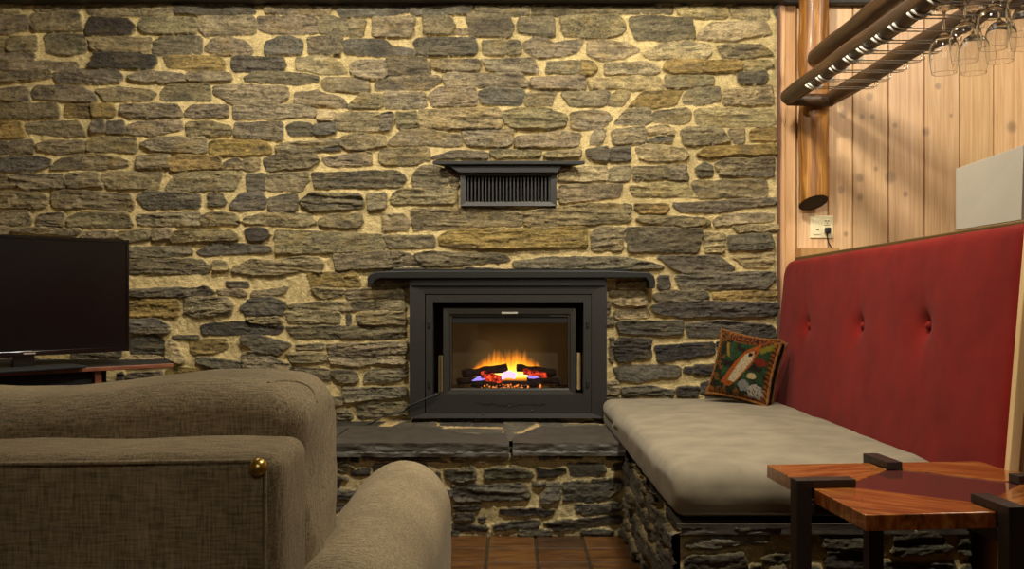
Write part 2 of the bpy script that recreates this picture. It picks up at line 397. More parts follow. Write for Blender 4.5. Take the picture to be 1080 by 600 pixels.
# stones traced course by course: origin of the crop, then code + corner list (5 units = 1 px)
ST = {
(0, 0): """t -40 18 105 18 108 72 -40 75;b 185 12 425 15 428 62 185 60;t 450 25 918 28 915 88 480 85;g 925 32 1340 28 1345 75 1100 78 925 75
t -40 90 150 85 170 130 140 165 50 185 -40 178;t 172 78 420 70 445 165 200 165 170 130;k 470 105 500 97 680 105 720 140 700 188 455 185;t 750 105 790 92 1025 95 1045 130 1040 180 770 182 740 150
t 50 200 200 195 195 270 55 275;t -40 200 45 205 38 275 -40 280;b 235 195 270 175 440 185 460 220 450 275 370 290 250 280;t 480 205 800 205 790 275 560 270 480 260;b 815 220 870 195 1070 195 1065 270 1055 280 870 292 805 285
t -40 290 190 285 180 325 400 330 420 350 380 365 0 372 -40 370;k 505 285 640 278 830 295 835 325 800 368 470 355 510 310
t -40 400 140 380 270 365 285 400 270 410 -40 440;b 290 390 360 375 620 370 650 400 630 440 310 440;t 675 405 770 378 840 385 980 395 985 430 890 440 700 430
t 5 470 160 462 165 540 20 535;b 170 490 200 455 440 460 500 490 515 530 490 540 190 525;t 510 475 640 460 800 480 830 500 800 530 560 535;t 850 490 880 455 1110 445 1115 535 850 528""",
(205, 0): """t 25 92 310 88 330 120 325 180 60 190 30 150;t 335 95 630 85 650 110 655 180 400 180 345 160;b 655 105 710 82 815 110 815 185 670 185;t 815 108 905 110 890 195 820 195
t 370 40 460 25 720 35 715 80 380 75;g 745 45 800 30 1140 30 1135 65 1020 90 780 92
t 60 245 110 205 180 195 270 220 310 260 300 292 150 290 60 270;g 375 230 440 200 520 195 575 220 565 290 380 288;b 600 205 780 195 770 290 605 285;g 785 225 820 210 1000 215 1050 250 1160 265 1170 297 1000 298 800 285
o -160 300 130 295 165 330 160 378 0 375 -140 355;g 195 315 230 300 470 305 485 340 470 372 220 380 195 360;l 535 310 630 300 700 295 770 330 805 385 700 392 540 370;t 825 345 860 325 1000 320 1030 370 1020 405 930 420 830 395
t -30 385 190 385 200 425 60 435 -30 430;b 260 410 320 385 520 385 660 405 650 430 520 448 270 430;t 670 430 700 410 860 412 925 440 920 485 800 485 680 470
t 110 460 220 450 490 460 495 510 440 550 220 557 105 490;t 530 490 640 480 780 520 810 550 800 570 530 555;t 815 550 880 500 995 500 990 570 815 570""",
(410, 0): """t -85 100 130 95 145 110 115 195 -85 198;b 185 90 335 95 350 150 330 185 185 185;t 335 155 415 158 415 185 335 185;b 410 90 440 75 640 90 658 140 640 195 600 200 430 190;b 690 100 870 100 875 200 800 190 680 170
g 115 30 440 30 430 75 150 85 120 75;t 450 35 740 30 740 85 600 80 460 70;b 755 30 1500 35 1490 75 1100 70 850 88 760 85
g 130 225 150 205 455 205 465 240 460 292 160 298 150 260;t 490 220 620 215 620 290 500 290;b 630 220 690 215 700 250 690 290 630 290;t 715 225 760 198 830 200 865 230 1025 212 990 280 920 300 790 305 720 270
b -15 320 190 310 220 385 215 395 0 395;t 215 320 470 315 480 375 330 380 230 360;t 485 320 760 305 795 385 620 392 520 370;t 840 330 1010 325 1005 390 830 388
t -70 440 0 400 260 405 275 430 210 470 -65 478;t 280 415 310 392 700 395 740 440 730 460 300 455;t 750 415 1030 402 1040 440 1035 470 760 470 745 440
t -20 490 190 490 205 560 180 575 -20 572;t 215 500 270 465 460 470 465 555 230 560;g 475 490 520 465 700 475 720 500 690 555 490 550;t 720 500 760 480 880 485 860 555 720 555""",
(615, 0): """t -120 90 190 85 225 140 210 180 110 205 -100 195 -115 150;b 245 95 340 88 570 100 590 205 440 215 280 210 250 150;l 615 170 680 125 960 115 990 180 830 210 790 222 600 205
l 490 45 760 45 755 100 620 102 500 80;l 780 40 975 35 980 100 880 105 780 90
l 20 225 110 215 215 225 295 265 220 305 100 322 25 290;l 315 285 440 220 580 222 665 245 670 285 640 310 345 312;t 700 250 780 235 940 240 1000 290 880 310 740 312
o -20 325 50 330 75 370 40 400 -10 405;l 115 335 320 330 385 345 405 380 380 395 110 392;o 430 330 480 320 830 325 830 370 640 385 480 390 425 370;l 840 330 980 320 1000 350 960 370 850 370
l 20 420 90 410 400 410 430 450 420 470 330 475 40 465;t 430 405 690 405 690 445 560 460 440 465;g 810 390 960 378 975 410 960 440 815 445
t -115 490 120 482 140 500 115 560 -65 562;l 145 505 180 485 245 490 215 555 130 560;o 250 555 320 485 520 478 490 550 370 572 245 560;t 530 500 580 465 720 462 720 530 600 552 530 545;l 740 475 990 455 1000 550 740 555""",
(0, 115): """t -40 -20 315 -25 320 40 200 48 -40 45;o 345 -20 480 -25 485 45 340 40;o 490 -25 600 -20 620 20 600 45 490 45;t 640 -20 930 -25 965 20 960 42 680 50 640 20
o -40 75 110 65 130 110 140 150 -40 158;t 130 80 200 68 410 65 460 140 380 145 150 125;b 490 70 550 55 560 125 490 125;b 565 65 650 65 670 100 660 135 565 130;t 675 90 720 70 960 60 965 110 800 140 670 130
b -40 175 45 172 50 235 -40 240;t 52 172 180 165 185 235 55 238;t 200 190 280 165 450 170 460 190 450 225 310 235 210 215;t 465 165 540 150 720 155 725 190 720 230 600 222 470 225;t 750 185 830 150 1090 155 1090 225 1040 235 900 225 800 220
g -40 255 220 250 275 270 265 300 190 328 -40 330;t 275 300 330 260 480 235 640 255 690 290 640 310 420 322 270 320;t 725 250 890 240 900 310 730 315;o 895 265 940 248 1160 250 1165 310 910 330
t -40 350 50 355 95 400 90 412 -40 415;t 60 355 120 345 340 350 355 370 355 410 130 428;t 360 345 520 335 550 410 360 412;t 535 350 590 330 860 335 830 425 570 420;t 890 400 940 340 1280 325 1250 400 1230 428 880 430
t -40 435 210 440 255 460 250 515 200 525 -40 520;t 280 440 340 425 690 455 710 490 700 535 480 520 280 520;g 725 460 780 435 920 440 1060 450 1060 520 900 520 770 525
t -40 545 150 540 170 600 165 613 -40 613;t 205 560 340 545 340 613 200 613;t 360 575 420 545 680 545 700 622 480 625 360 618;t 725 560 900 545 1050 540 1060 600 1050 615 730 612""",
(205, 115): """t -55 30 -10 -15 180 -20 185 40 0 48;t 205 -10 600 -25 645 10 640 45 540 40 450 50 215 55;l 655 20 740 15 740 65 655 65;t 745 30 800 15 975 20 975 120 765 110;b 980 30 1040 20 1050 50 1020 120 980 115
t -40 75 80 65 195 95 195 135 100 145 -30 145;b 215 80 470 70 465 165 380 160 215 145;g 485 90 540 70 625 80 625 140 500 140;g 635 85 750 75 750 125 700 138 635 135
o 80 190 110 165 350 170 410 195 405 235 240 250 90 240;t 430 200 480 180 770 160 780 190 640 225 440 232;g 650 210 770 192 775 215 690 220;t 770 155 850 130 1010 150 1020 190 900 215 820 215 770 185
t 150 290 230 260 260 290 255 315 150 315;t 260 270 350 262 345 320 265 322;b 370 270 420 245 640 240 660 280 610 310 390 330;t 670 260 930 225 940 290 700 300;t 975 230 1010 210 1230 205 1245 270 1155 295 980 290
g 275 345 370 340 375 430 280 430;t 380 345 600 335 600 380 560 430 385 430;b 620 340 1060 325 1110 350 1120 380 1090 410 640 420
g 75 450 150 445 170 490 160 510 75 510;g 190 510 250 445 360 440 380 480 365 530 210 530;b 390 470 540 445 550 500 540 540 395 535;b 560 480 620 440 880 450 895 490 880 525 620 540 570 510;t 915 455 1010 440 1015 520 920 540
t 35 570 90 545 210 550 250 590 235 610 35 612;t 265 570 400 550 620 555 640 600 610 620 500 620 400 612 260 600;t 660 580 720 560 880 550 890 600 870 625 760 630 655 610""",
(410, 115): """b 40 20 150 15 150 100 45 105;l 160 10 590 -5 600 95 400 105 165 105;t 600 15 680 -5 840 0 940 40 930 90 880 105 640 100 605 60
t 10 165 60 115 200 115 370 140 385 195 200 190 10 190;t 380 125 420 105 660 110 655 180 620 200 410 195;t 670 150 900 120 1010 130 1000 200 670 200
b 225 255 330 222 520 230 525 260 380 255 240 265;t 530 230 560 215 800 225 800 250 560 258;t 820 240 850 225 1010 215 1010 255 830 258
b 125 350 170 305 250 300 320 340 310 400 270 410 130 410;t 300 310 340 330 370 400 350 420 320 380;t 5 470 60 420 350 420 350 500 20 505;t -30 560 100 570 120 590 100 640 -30 640
l 900 310 1150 305 1170 370 1040 380 900 382;t 905 405 1040 395 1230 398 1215 465 1050 480 905 495""",
(615, 115): """t -65 25 50 10 130 20 155 50 120 85 30 105 -60 100;t 160 75 230 5 350 0 365 60 330 85 180 80;t 365 20 540 -5 570 20 565 60 500 80 370 65;l 585 10 640 -5 1000 5 1010 85 850 92 600 88
t 40 160 70 105 115 105 115 140 95 185 40 185;t 150 115 320 95 335 130 320 180 160 185;l 340 100 440 85 480 110 475 135 400 135 345 140;g 340 168 400 145 470 155 460 175 340 175;t 510 120 550 100 730 105 775 170 690 185 540 190;t 765 110 850 105 845 180 800 185;o 880 120 920 100 1015 100 1015 170 880 165
g 15 215 130 200 130 280 60 270 20 245;g 140 205 245 200 250 270 140 278;l 275 210 320 190 520 205 560 240 540 265 400 282 300 265;o 590 240 640 205 1010 190 1020 240 800 240 650 258
t 130 330 180 300 250 300 245 380 130 380;b 260 310 440 300 440 370 270 380;t 445 300 540 295 555 370 445 372;g 590 310 640 285 680 300 680 350 610 360;t 690 290 750 265 1000 258 1005 330 860 325 710 330;b 710 345 880 335 1000 335 1000 355 740 355
l 250 405 540 385 590 440 600 460 260 455;t 565 395 600 380 965 375 965 465 800 462 610 470
o 270 500 440 500 455 520 430 550 310 550 275 530;b 470 500 540 495 830 480 1020 470 1010 500 850 520 700 545 510 545""",
(410, 200): """t 120 105 480 95 705 115 705 190 480 195 130 212;t 715 120 850 105 1060 75 1275 80 1275 165 1050 185 720 195;t 0 130 90 130 85 205 0 210
o 265 245 330 215 680 208 1040 200 1045 300 700 305 420 310 270 290;t -20 245 240 240 245 300 0 305
b 135 340 200 325 620 345 640 370 560 385 300 400 170 400;t -10 325 120 340 160 395 -20 405""",
(615, 230): """t 275 5 320 -10 640 0 665 20 660 45 420 40 310 28;l 680 15 740 -20 1000 -25 1000 15 880 25 690 40
t 40 80 80 50 215 50 210 170 50 165;g 225 50 620 60 630 90 600 180 240 178;l 640 75 750 80 740 180 640 175;g 760 95 990 80 1000 160 770 172;l 780 45 1020 35 1030 65 820 72
b -370 230 -200 210 0 205 180 205 330 230 430 262 280 268 0 262 -360 262
g 390 205 700 195 800 265 770 280 530 290 470 265;l 790 205 1000 180 1000 230 970 260 860 260
g 395 305 450 300 460 360 440 375 400 372;g 485 310 560 295 1000 285 1015 320 960 370 520 375;l 180 345 330 335 335 365 190 375;t 140 385 330 375 340 400 260 415 140 410;g 365 405 430 385 640 385 660 420 640 428 380 435;o 680 395 1030 378 1010 430 685 432;l 160 430 330 425 340 460 200 462 150 445;d 360 465 430 440 1030 445 1010 515 500 520 370 500;l 165 490 330 475 350 520 170 530""",
(0, 230): """t 80 55 180 50 430 60 400 92 120 75 85 75;t -40 40 60 50 70 80 -40 85;t 440 75 620 70 625 105 440 105;t 630 75 800 60 795 110 690 128 630 105;t 805 60 900 55 920 90 900 110 810 115
b 680 155 1000 150 1020 180 980 200 690 205;b 680 220 900 215 1060 220 1115 260 1090 290 680 290;g 685 380 940 365 1060 370 1060 405 900 415 690 415;o 685 430 940 430 950 480 940 520 690 520""",
(205, 230): """t -110 80 -60 60 200 65 230 90 225 115 0 122 -120 130;k 265 65 310 48 385 60 405 95 360 120 290 115;t 425 65 1000 90 1005 170 620 185 435 185
g 15 180 90 140 240 135 400 150 410 175 300 185 40 195;t 200 270 300 220 440 225 560 205 660 210 685 250 670 285 560 275 460 295 300 298 210 290;b 735 195 1090 175 1130 195 1085 240 1030 262 750 270
l 100 230 160 225 185 275 100 275;o 600 295 850 282 880 355 615 360;t 920 340 960 325 1150 330 1140 365 925 362
g -20 385 60 355 110 390 100 405 -20 410;g 170 335 280 340 290 365 180 360;t 125 380 250 375 280 400 250 410 130 400;t 320 385 490 365 480 390 420 410 300 412;t 620 370 790 375 790 400 690 430 640 400;t 800 375 1100 370 1110 420 810 425;t 500 455 700 440 1110 435 1120 480 800 485 500 485
t -50 430 -20 415 170 415 210 440 195 505 30 520 -50 510;g 245 470 290 430 400 415 490 445 470 510 280 515;t 270 530 450 525 470 545 430 570 300 555;t 485 500 560 490 770 495 765 550 500 552;t 860 505 900 495 1110 495 1115 560 870 560;g 800 510 830 505 820 560 800 560""",
(125, 320): """g 55 85 200 80 260 110 270 128 60 130;b 60 138 270 140 268 152 60 155;d 430 120 520 100 660 95 820 130 880 120 850 160 600 165 450 160;d 60 180 200 165 245 200 250 265 70 265;l 60 280 180 275 260 300 240 320 60 318;b 290 170 420 165 430 185 300 190;o 375 195 430 190 570 190 580 230 500 260 390 272;l 255 190 300 200 350 290 340 320 260 290;g 410 290 480 285 650 310 645 345 520 340 420 310;g 645 180 720 165 910 210 890 230 850 270 740 255 660 215;t 655 270 700 250 800 280 915 320 900 355 770 370 660 330;o 255 345 330 335 550 350 740 375 650 400 500 415 255 415;b 45 370 150 365 240 350 235 400 150 430 40 435;k 0 370 30 360 30 435 0 440""",
(280, 330): """b 110 75 240 65 520 75 740 85 735 125 680 135 420 135 150 130;t 160 170 310 160 310 190 170 190;t 325 165 750 150 750 210 340 215;t 335 225 740 220 745 265 560 265 500 280 350 270;t 120 205 320 210 325 260 140 258;b 345 305 480 300 490 360 390 365;b 525 325 560 300 745 295 745 340 690 360 520 365;b 410 395 740 390 745 430 620 450 420 465;b 380 510 440 500 465 555 380 560;b 480 490 550 475 750 475 760 540 620 540 500 565""",
(615, 330): """d 175 45 250 40 525 40 520 110 400 115 200 105;d 540 60 620 50 760 40 1000 70 1010 130 560 125;s 170 145 210 130 355 135 355 235 180 260 160 200;s 375 175 690 155 690 210 390 262;s 700 155 740 150 780 220 715 210;d 160 290 220 275 510 280 515 330 400 340 290 365 180 350;s 580 275 730 268 760 320 585 325;s 530 285 575 285 570 320 530 315;g 200 395 350 385 480 405 470 430 210 430;s 490 390 610 385 600 435 500 432;d 615 370 700 360 720 430 625 430;b 140 130 160 130 155 260 140 250""",
}
def parse(block, ox, oy, conv):
    out = []
    for s in block.replace('\n', ';').split(';'):
        w = s.split()
        if len(w) < 7: continue
        v = list(map(float, w[1:]))
        out.append(([conv(ox + v[i] / 5, oy + v[i + 1] / 5) for i in range(0, len(v), 2)], w[0]))
    return out
M_STONE = attr_mat('fieldstone', .88, 190, .45, .3)
M_SLATE = attr_mat('hearth slate', .6, 150, .35, .45)
stones = []
for (ox, oy), blk in ST.items(): stones += parse(blk, ox, oy, lambda x, y: (WX(x), WZ(y)))
WLEFT = -3.0
U, V, Hh, C = masonry(WLEFT, 1.372, 0, 2.62, .0032, stones, 3, 1.3, grow=.0065, warp=.85, dense=-2.5)
hole = lambda x0, y0, x1, y1: (U > WX(x0)) & (U < WX(x1)) & (V < WZ(y0)) & (V > WZ(y1))
# right edge returns to the timber wall
struct(grid_obj('wall_back', U, D - Hh, V, C, M_STONE, hole(441, 302, 631, 437) | hole(490, 186, 583, 213)))

# ------------------------------------------------------------------ room shell
M_PLASTER = plain('warm plaster', srgb(196, 170, 128), .85, var=.06, scale=4, bump=.05)
M_CEIL = plain('ceiling boards', srgb(150, 112, 70), .7, var=.15, scale=3)
bm = bmesh.new(); add_box(bm, (-3.1, -2.6, 2.9), (3.1, 5.1, 3.0)); struct(mesh_obj('ceiling', bm, M_CEIL))
bm = bmesh.new(); add_box(bm, (-3.1, -2.6, 0), (-3.0, 5.1, 2.9)); struct(mesh_obj('wall_left', bm, M_PLASTER))
bm = bmesh.new(); add_box(bm, (3.0, -2.6, 0), (3.1, 5.1, 2.9)); struct(mesh_obj('wall_right', bm, M_PLASTER))
bm = bmesh.new(); add_box(bm, (-3.0, -2.6, 0), (3.0, -2.5, 2.9)); struct(mesh_obj('wall_front', bm, M_PLASTER))
# upper part of the back wall and its core behind the stones
bm = bmesh.new()
add_box(bm, (-3.0, D + .02, 2.60), (3.0, D + .3, 2.9))
add_box(bm, (-3.0, D + .5, 0), (3.0, D + .6, 2.9))
struct(mesh_obj('wall_back_core', bm, M_PLASTER))

# floor tiles
def tile_floor():
    t = NT('quarry tiles'); a = t.n('ShaderNodeAttribute', _attribute_name='col')
    v = t.coord((3, 14, 1)); f = t.noise(v, 2.2, 3, .6, .8)
    k = t.ramp(f, [(.3, gray(.45)), (.7, gray(1.6))])
    c = t.mix(1.0, a.outputs['Color'], k, 'MULTIPLY'); t.l(c, t.b.inputs['Base Color']); t.set(Roughness=.38)
    f2 = t.noise(t.coord(), 25, 3); t.bump(f2, .12, .004)
    bm = bmesh.new(); cl = bm.verts.layers.float_color.new('col'); rr = random.Random(4)
    def quadbox(x0, y0, x1, y1, z, col, b=.0025):
        t0 = len(bm.verts)
        lo = [bm.verts.new((x, y, z - .006)) for x, y in ((x0, y0), (x1, y0), (x1, y1), (x0, y1))]
        hi = [bm.verts.new((x, y, z)) for x, y in ((x0 + b, y0 + b), (x1 - b, y0 + b), (x1 - b, y1 - b), (x0 + b, y1 - b))]
        bm.faces.new(hi)
        for k2 in range(4): bm.faces.new((lo[k2], lo[(k2 + 1) % 4], hi[(k2 + 1) % 4], hi[k2]))
        for w in lo + hi: w[cl] = col
    T = .203; g = .005; xoff = -.102; yoff = 3.848
    base = [bm.verts.new(p) for p in ((-3, -2.5, -.005), (3, -2.5, -.005), (3, 4.9, -.005), (-3, 4.9, -.005))]
    bm.faces.new(base)
    for w in base: w[cl] = lin((46, 36, 24)).tolist() + [1]
    for i in range(-15, 16):
        for j in range(-32, 2):
            x0 = xoff + i * T; y0 = yoff + j * T
            if x0 < -3 or x0 + T > 3: continue
            if y0 < -2.5: continue
            c = lin(rr.choice([(66, 43, 22), (80, 52, 23), (58, 39, 22), (74, 47, 20)])) * rr.uniform(.85, 1.15)
            quadbox(x0 + g, y0 + g, x0 + T - g, y0 + T - g, 0, list(c) + [1])
    return struct(mesh_obj('floor', bm, t.m))
tile_floor()

# timber wall on the right of the stone
M_PINE = wood_mat('knotty pine', srgb(180, 140, 98), srgb(204, 166, 122), srgb(220, 188, 148), (70, 70, 2.2), .5, .12, None, attr=True)
KNOTS = [(907, 187.5, 4.5), (939, 187, 6.5), (907, 208, 4), (887, 200, 4.5), (892, 247, 3), (924, 178, 2.5), (917, 102, 4.5), (890, 120, 4.5), (909, 123, 3), (920, 123, 3), (989, 91, 3.5), (944, 132, 3), (977, 139, 4.5), (1003, 122, 2), (1067, 134, 6), (859, 245, 2.5), (826, 21, 2), (955, 205, 3)]
def add_knots(m):
    nt_ = m.node_tree; L = nt_.links.new; N = nt_.nodes.new
    b = nt_.nodes['Principled BSDF']; src = b.inputs['Base Color'].links[0].from_socket
    tc = N('ShaderNodeTexCoord'); mp = N('ShaderNodeMapping'); mp.inputs['Scale'].default_value = (1, 0, .85); L(tc.outputs['Object'], mp.inputs['Vector'])
    ns_ = N('ShaderNodeTexNoise'); ns_.inputs['Scale'].default_value = 45; L(tc.outputs['Object'], ns_.inputs['Vector'])
    sc_ = N('ShaderNodeMath'); sc_.operation = 'MULTIPLY_ADD'; sc_.inputs[1].default_value = .012; sc_.inputs[2].default_value = -.006; L(ns_.outputs['Fac'], sc_.inputs[0])
    acc = None
    for px, py, rad in KNOTS:
        p = P(px, py, 4.82); d = N('ShaderNodeVectorMath'); d.operation = 'DISTANCE'; d.inputs[1].default_value = (p.x, 0, p.z * .85); L(mp.outputs['Vector'], d.inputs[0])
        ad = N('ShaderNodeMath'); ad.operation = 'ADD'; L(d.outputs['Value'], ad.inputs[0]); L(sc_.outputs[0], ad.inputs[1])
        mr = N('ShaderNodeMapRange'); mr.interpolation_type = 'SMOOTHSTEP'; R_ = rad / 203; mr.inputs[1].default_value = R_ * .35; mr.inputs[2].default_value = R_ * 1.25; mr.inputs[3].default_value = 1; mr.inputs[4].default_value = 0
        L(ad.outputs[0], mr.inputs[0])
        if acc is None: acc = mr.outputs[0]
        else:
            mx = N('ShaderNodeMath'); mx.operation = 'MAXIMUM'; L(acc, mx.inputs[0]); L(mr.outputs[0], mx.inputs[1]); acc = mx.outputs[0]
    m2 = N('ShaderNodeMath'); m2.operation = 'MULTIPLY'; m2.inputs[1].default_value = .55; L(acc, m2.inputs[0])
    mix = N('ShaderNodeMix'); mix.data_type = 'RGBA'; L(m2.outputs[0], mix.inputs[0]); L(src, mix.inputs[6]); mix.inputs[7].default_value = srgb(112, 92, 78); L(mix.outputs[2], b.inputs['Base Color'])
add_knots(M_PINE)
def board_wall():
    bm = bmesh.new(); cl = bm.verts.layers.float_color.new('col'); ol = bm.verts.layers.float_vector.new('off')
    YW = 4.82; s = F / YW
    edges = [(840, 873.5), (873.5, 899.5), (899.5, 937), (937, 975), (975, 1012), (1012, 1048), (1048, 1086)]
    x = 1086
    while (x - CX) / s < 2.98: edges.append((x, x + 37)); x += 37
    rr = random.Random(5)
    for a, b in edges:
        x0 = (a - CX) / s; x1 = min((b - CX) / s, 3.0); g = .0045; off = (rr.uniform(0, 90), rr.uniform(0, 90), rr.uniform(0, 90))
        c = [rr.uniform(.9, 1.08)] * 3; c[2] *= rr.uniform(.92, 1.08); c.append(1)
        pts = [(x0, YW + .016), (x0 + g, YW), (x1 - g, YW), (x1, YW + .016)]
        zs = (0, 2.62); vs = []
        for z in zs: vs.append([bm.verts.new((p[0], p[1], z)) for p in pts])
        for k in range(3): bm.faces.new((vs[0][k], vs[0][k + 1], vs[1][k + 1], vs[1][k]))
        for r in vs:
            for v in r: v[cl] = c; v[ol] = off
    return struct(mesh_obj('wall_back_timber', bm, M_PINE))
board_wall()
M_TRIMW = wood_mat('pine trim', srgb(180, 132, 86), srgb(206, 160, 112), srgb(220, 180, 134), (30, 30, 1.5), .5, .1)
M_DARKW = wood_mat('dark stained beam', srgb(16, 12, 8), srgb(26, 19, 13), srgb(38, 28, 19), (2, 30, 30), .6, .2)
bm = bmesh.new()
for a, b, y in ((820.5, 828, 4.79), (828.5, 840, 4.80)):
    add_box(bm, ((a - CX) / 204.5, y, 0), ((b - CX) / 204.5, 4.86, 2.56), .003)
struct(mesh_obj('trim_1', bm, M_TRIMW))
bm = bmesh.new()
add_box(bm, (-3.0, 4.66, 2.535), (1.385, 4.9, 2.72), .006)
add_box(bm, (1.385, 4.76, 2.54), (3.0, 4.9, 2.72), .006)
struct(mesh_obj('trim_2', bm, M_DARKW))
bm = bmesh.new(); add_box(bm, (1.362, 4.76, .0), (1.37 + .004, 4.85, 2.55), 0); struct(mesh_obj('trim_3', bm, plain('reddish joint', srgb(92, 56, 38), .7)))

# ------------------------------------------------------------------ hearth
HZ = H - 134 / 205.0; HF = F / 243.0
hear = thing('stone_hearth', 'long raised stone hearth of dark slabs below the fireplace', 'hearth', (-.3, HF, 0))
HX0, HX1 = -1.55, .492
Uf, Vf, Hf, Cf = masonry(HX0, HX1, -.01, HZ - .045, .0042,
    parse("""d 100 250 400 255 480 265 575 290 350 285 110 280;l 580 265 700 245 940 245 950 280 650 298 590 290;d 50 325 150 320 150 365 50 370;d 165 300 260 295 250 330 165 370;g 545 330 700 310 710 390 560 390;k 40 265 90 260 85 290 40 290""",
          360, 430, lambda x, y: ((x - CX) / 244.0, H - (y - HY) / 244.0)) +
    parse("""g 250 70 420 60 520 90 510 125 260 140;k 530 75 680 70 680 110 540 125;g 690 50 880 40 900 80 860 120 710 115;d 70 160 330 160 440 145 490 180 490 240 100 250;g 560 190 600 150 660 150 655 240 550 260;d 665 150 980 125 980 190 900 240 670 255;d 540 5 640 0 630 25 540 25;d 650 5 770 0 780 20 650 25;k 85 265 240 265 230 290 90 290;k 330 285 450 280 640 290 600 325 330 320;k 85 310 210 305 200 345 90 350;k 80 365 280 375 270 410 90 405;k 300 365 560 345 540 395 310 405;k 570 365 680 345 980 320 980 370 800 390 620 410;d 730 265 960 250 990 280 960 315 740 320""",
          460, 480, lambda x, y: ((x - CX) / 244.0, H - (y - HY) / 244.0)),
    21, 1.15, .003, (196, 178, 130), True, 1.3, 'ddgk', (.04, .07))
adopt(grid_obj('stone_front', Uf, HF + .01 - Hf, Vf, Cf, M_STONE), hear)
# flagstone top, traced on the plane z = HZ
def onhz(px, py):
    Y = (H - HZ) * F / max(py - HY, 1); return ((px - CX) * Y / F, Y)
Ut, Vt, Ht, Ct = masonry(HX0, HX1, HF + .07, D - .01, .0055,
    parse("""d 270 90 330 66 500 66 490 87;s 525 66 675 66 675 88 530 83;s 700 66 850 63 850 88 700 88;d 860 66 1030 66 950 108 870 132;d 520 100 680 97 840 102 830 128 620 118""", 360, 430, onhz) +
    parse("""d 350 70 450 66 470 92 370 95;b 470 75 650 75 660 90 480 90""", 500, 430, onhz),
    23, .35, .012, (166, 142, 96), True, .6, 'dds', (.16, .26))
adopt(grid_obj('flagstone_top', Ut, Vt, HZ - .012 + Ht * .8, Ct, M_SLATE), hear)
def slab(name, pts, z0, z1, seed, mat, root, amp=1):
    bm = bmesh.new(); add_prism(bm, [(x, y, z0) for x, y in pts], (0, 0, z1 - z0))
    bmesh.ops.triangulate(bm, faces=list(bm.faces))
    for _ in range(6):
        es = [e for e in bm.edges if e.calc_length() > .024]
        if not es: break
        bmesh.ops.subdivide_edges(bm, edges=es, cuts=1)
        bmesh.ops.triangulate(bm, faces=[f for f in bm.faces if len(f.verts) > 3])
    for v in bm.verts:
        k = (v.co.z - z0) / (z1 - z0)
        v.co += Vector((fbm(v.co, 18, seed) * .003, fbm(v.co * Vector((1, 1, 3)) if False else (v.co.x, v.co.y, v.co.z * 3), 11, seed + 1) * .007 - .006 * (k < .3), fbm(v.co, 8, seed + 2) * .0025)) * amp
    return adopt(mesh_obj(name, bm, mat, True, 38), root)
M_SLATE2 = plain('charcoal slate', srgb(58, 52, 43), .6, var=.35, scale=18, bump=.5)
cut = (540 - CX + 0) / 240.0
oz = onhz
slab('edge_slab', [(HX0, HF - .04), (-.80, HF - .035), (-.79, oz(364, 450.5)[1]), (HX0, oz(364, 450)[1])], HZ - .055, HZ + .002, 1, M_SLATE2, hear)
slab('edge_slab', [(-.79, HF - .035), (-.012, HF - .03), oz(535, 462), oz(527, 459.5), oz(484, 456.5), oz(456, 450.5), (-.78, oz(364, 450.5)[1])], HZ - .055, HZ + .003, 2, M_SLATE2, hear)
slab('edge_slab', [(.004, HF - .03), (.49, HF - .03), (.49, oz(634, 449)[1]), oz(596, 450.5), oz(571, 449.5), oz(541, 462)], HZ - .05, HZ + .004, 3, M_SLATE2, hear)
bm = bmesh.new(); add_box(bm, (HX0 + .01, HF + .03, 0), (HX1, D - .06, HZ - .03)); adopt(mesh_obj('hearth_core', bm, M_SLATE2), hear)
bm = bmesh.new(); add_box(bm, (HX0, HF + .0, 0), (HX0 + .02, D - .06, HZ - .045)); adopt(mesh_obj('hearth_end', bm, M_SLATE2), hear)

# ------------------------------------------------------------------ fireplace
M_IRON = plain('black iron', srgb(33, 31, 27), .5, .2, .12, 60, .03)
M_IRON2 = plain('dark iron inner', srgb(23, 22, 20), .5, .3, .1, 60)
M_BLACK = plain('soot black', srgb(9, 8, 7), .8)
M_GREYM = plain('grey metal', srgb(86, 82, 72), .4, .6)
FY = 4.70
fs = thing('fireplace_surround', 'black iron fireplace surround with a bent metal hood on the stone wall', 'fireplace', (0, FY, HZ))
bm = bmesh.new(); add_frame(bm, (432, 294, 640, 441), (448, 310, 624, 436), FY, FY + .005, D + .1); adopt(mesh_obj('outer_frame', bm, M_IRON), fs)
bm = bmesh.new(); add_frame(bm, (449, 311, 623.5, 435), (456.5, 318.5, 615.5, 415.5), FY + .004, FY + .0045, FY + .09); adopt(mesh_obj('inner_frame', bm, M_IRON), fs)
bm = bmesh.new()
a = P(452, 316, FY); b = P(620, 417, FY); zb = 5.22
for q in (((a.x, FY + .05, a.z), (b.x, zb, a.z + .01)), ((a.x, FY + .05, b.z - .01), (b.x, zb, b.z)), ((a.x - .01, FY + .05, b.z), (a.x, zb, a.z)), ((b.x, FY + .05, b.z), (b.x + .01, zb, a.z)), ((a.x, zb - .01, b.z), (b.x, zb, a.z))):
    add_box(bm, *q)
adopt(mesh_obj('firebox', bm, M_BLACK), fs)
bm = bmesh.new()
pr = [(388, 300), (387, 294), (390, 289), (397, 286.5), (430, 285.5), (640, 285.5), (684, 287), (690, 291), (691.5, 297), (691, 304), (685, 304), (684.5, 297), (681, 293), (640, 293), (430, 293.5), (400, 293.5), (395, 296), (393.5, 300)]
add_prism(bm, [P(x, y, 4.67) for x, y in pr], (0, .16, 0), .004)
add_prism(bm, [P(x, y, 4.69) for x, y in ((412, 286), (420, 283.5), (655, 283.5), (664, 286))], (0, .12, 0))
adopt(mesh_obj('hood', bm, M_IRON2), fs)
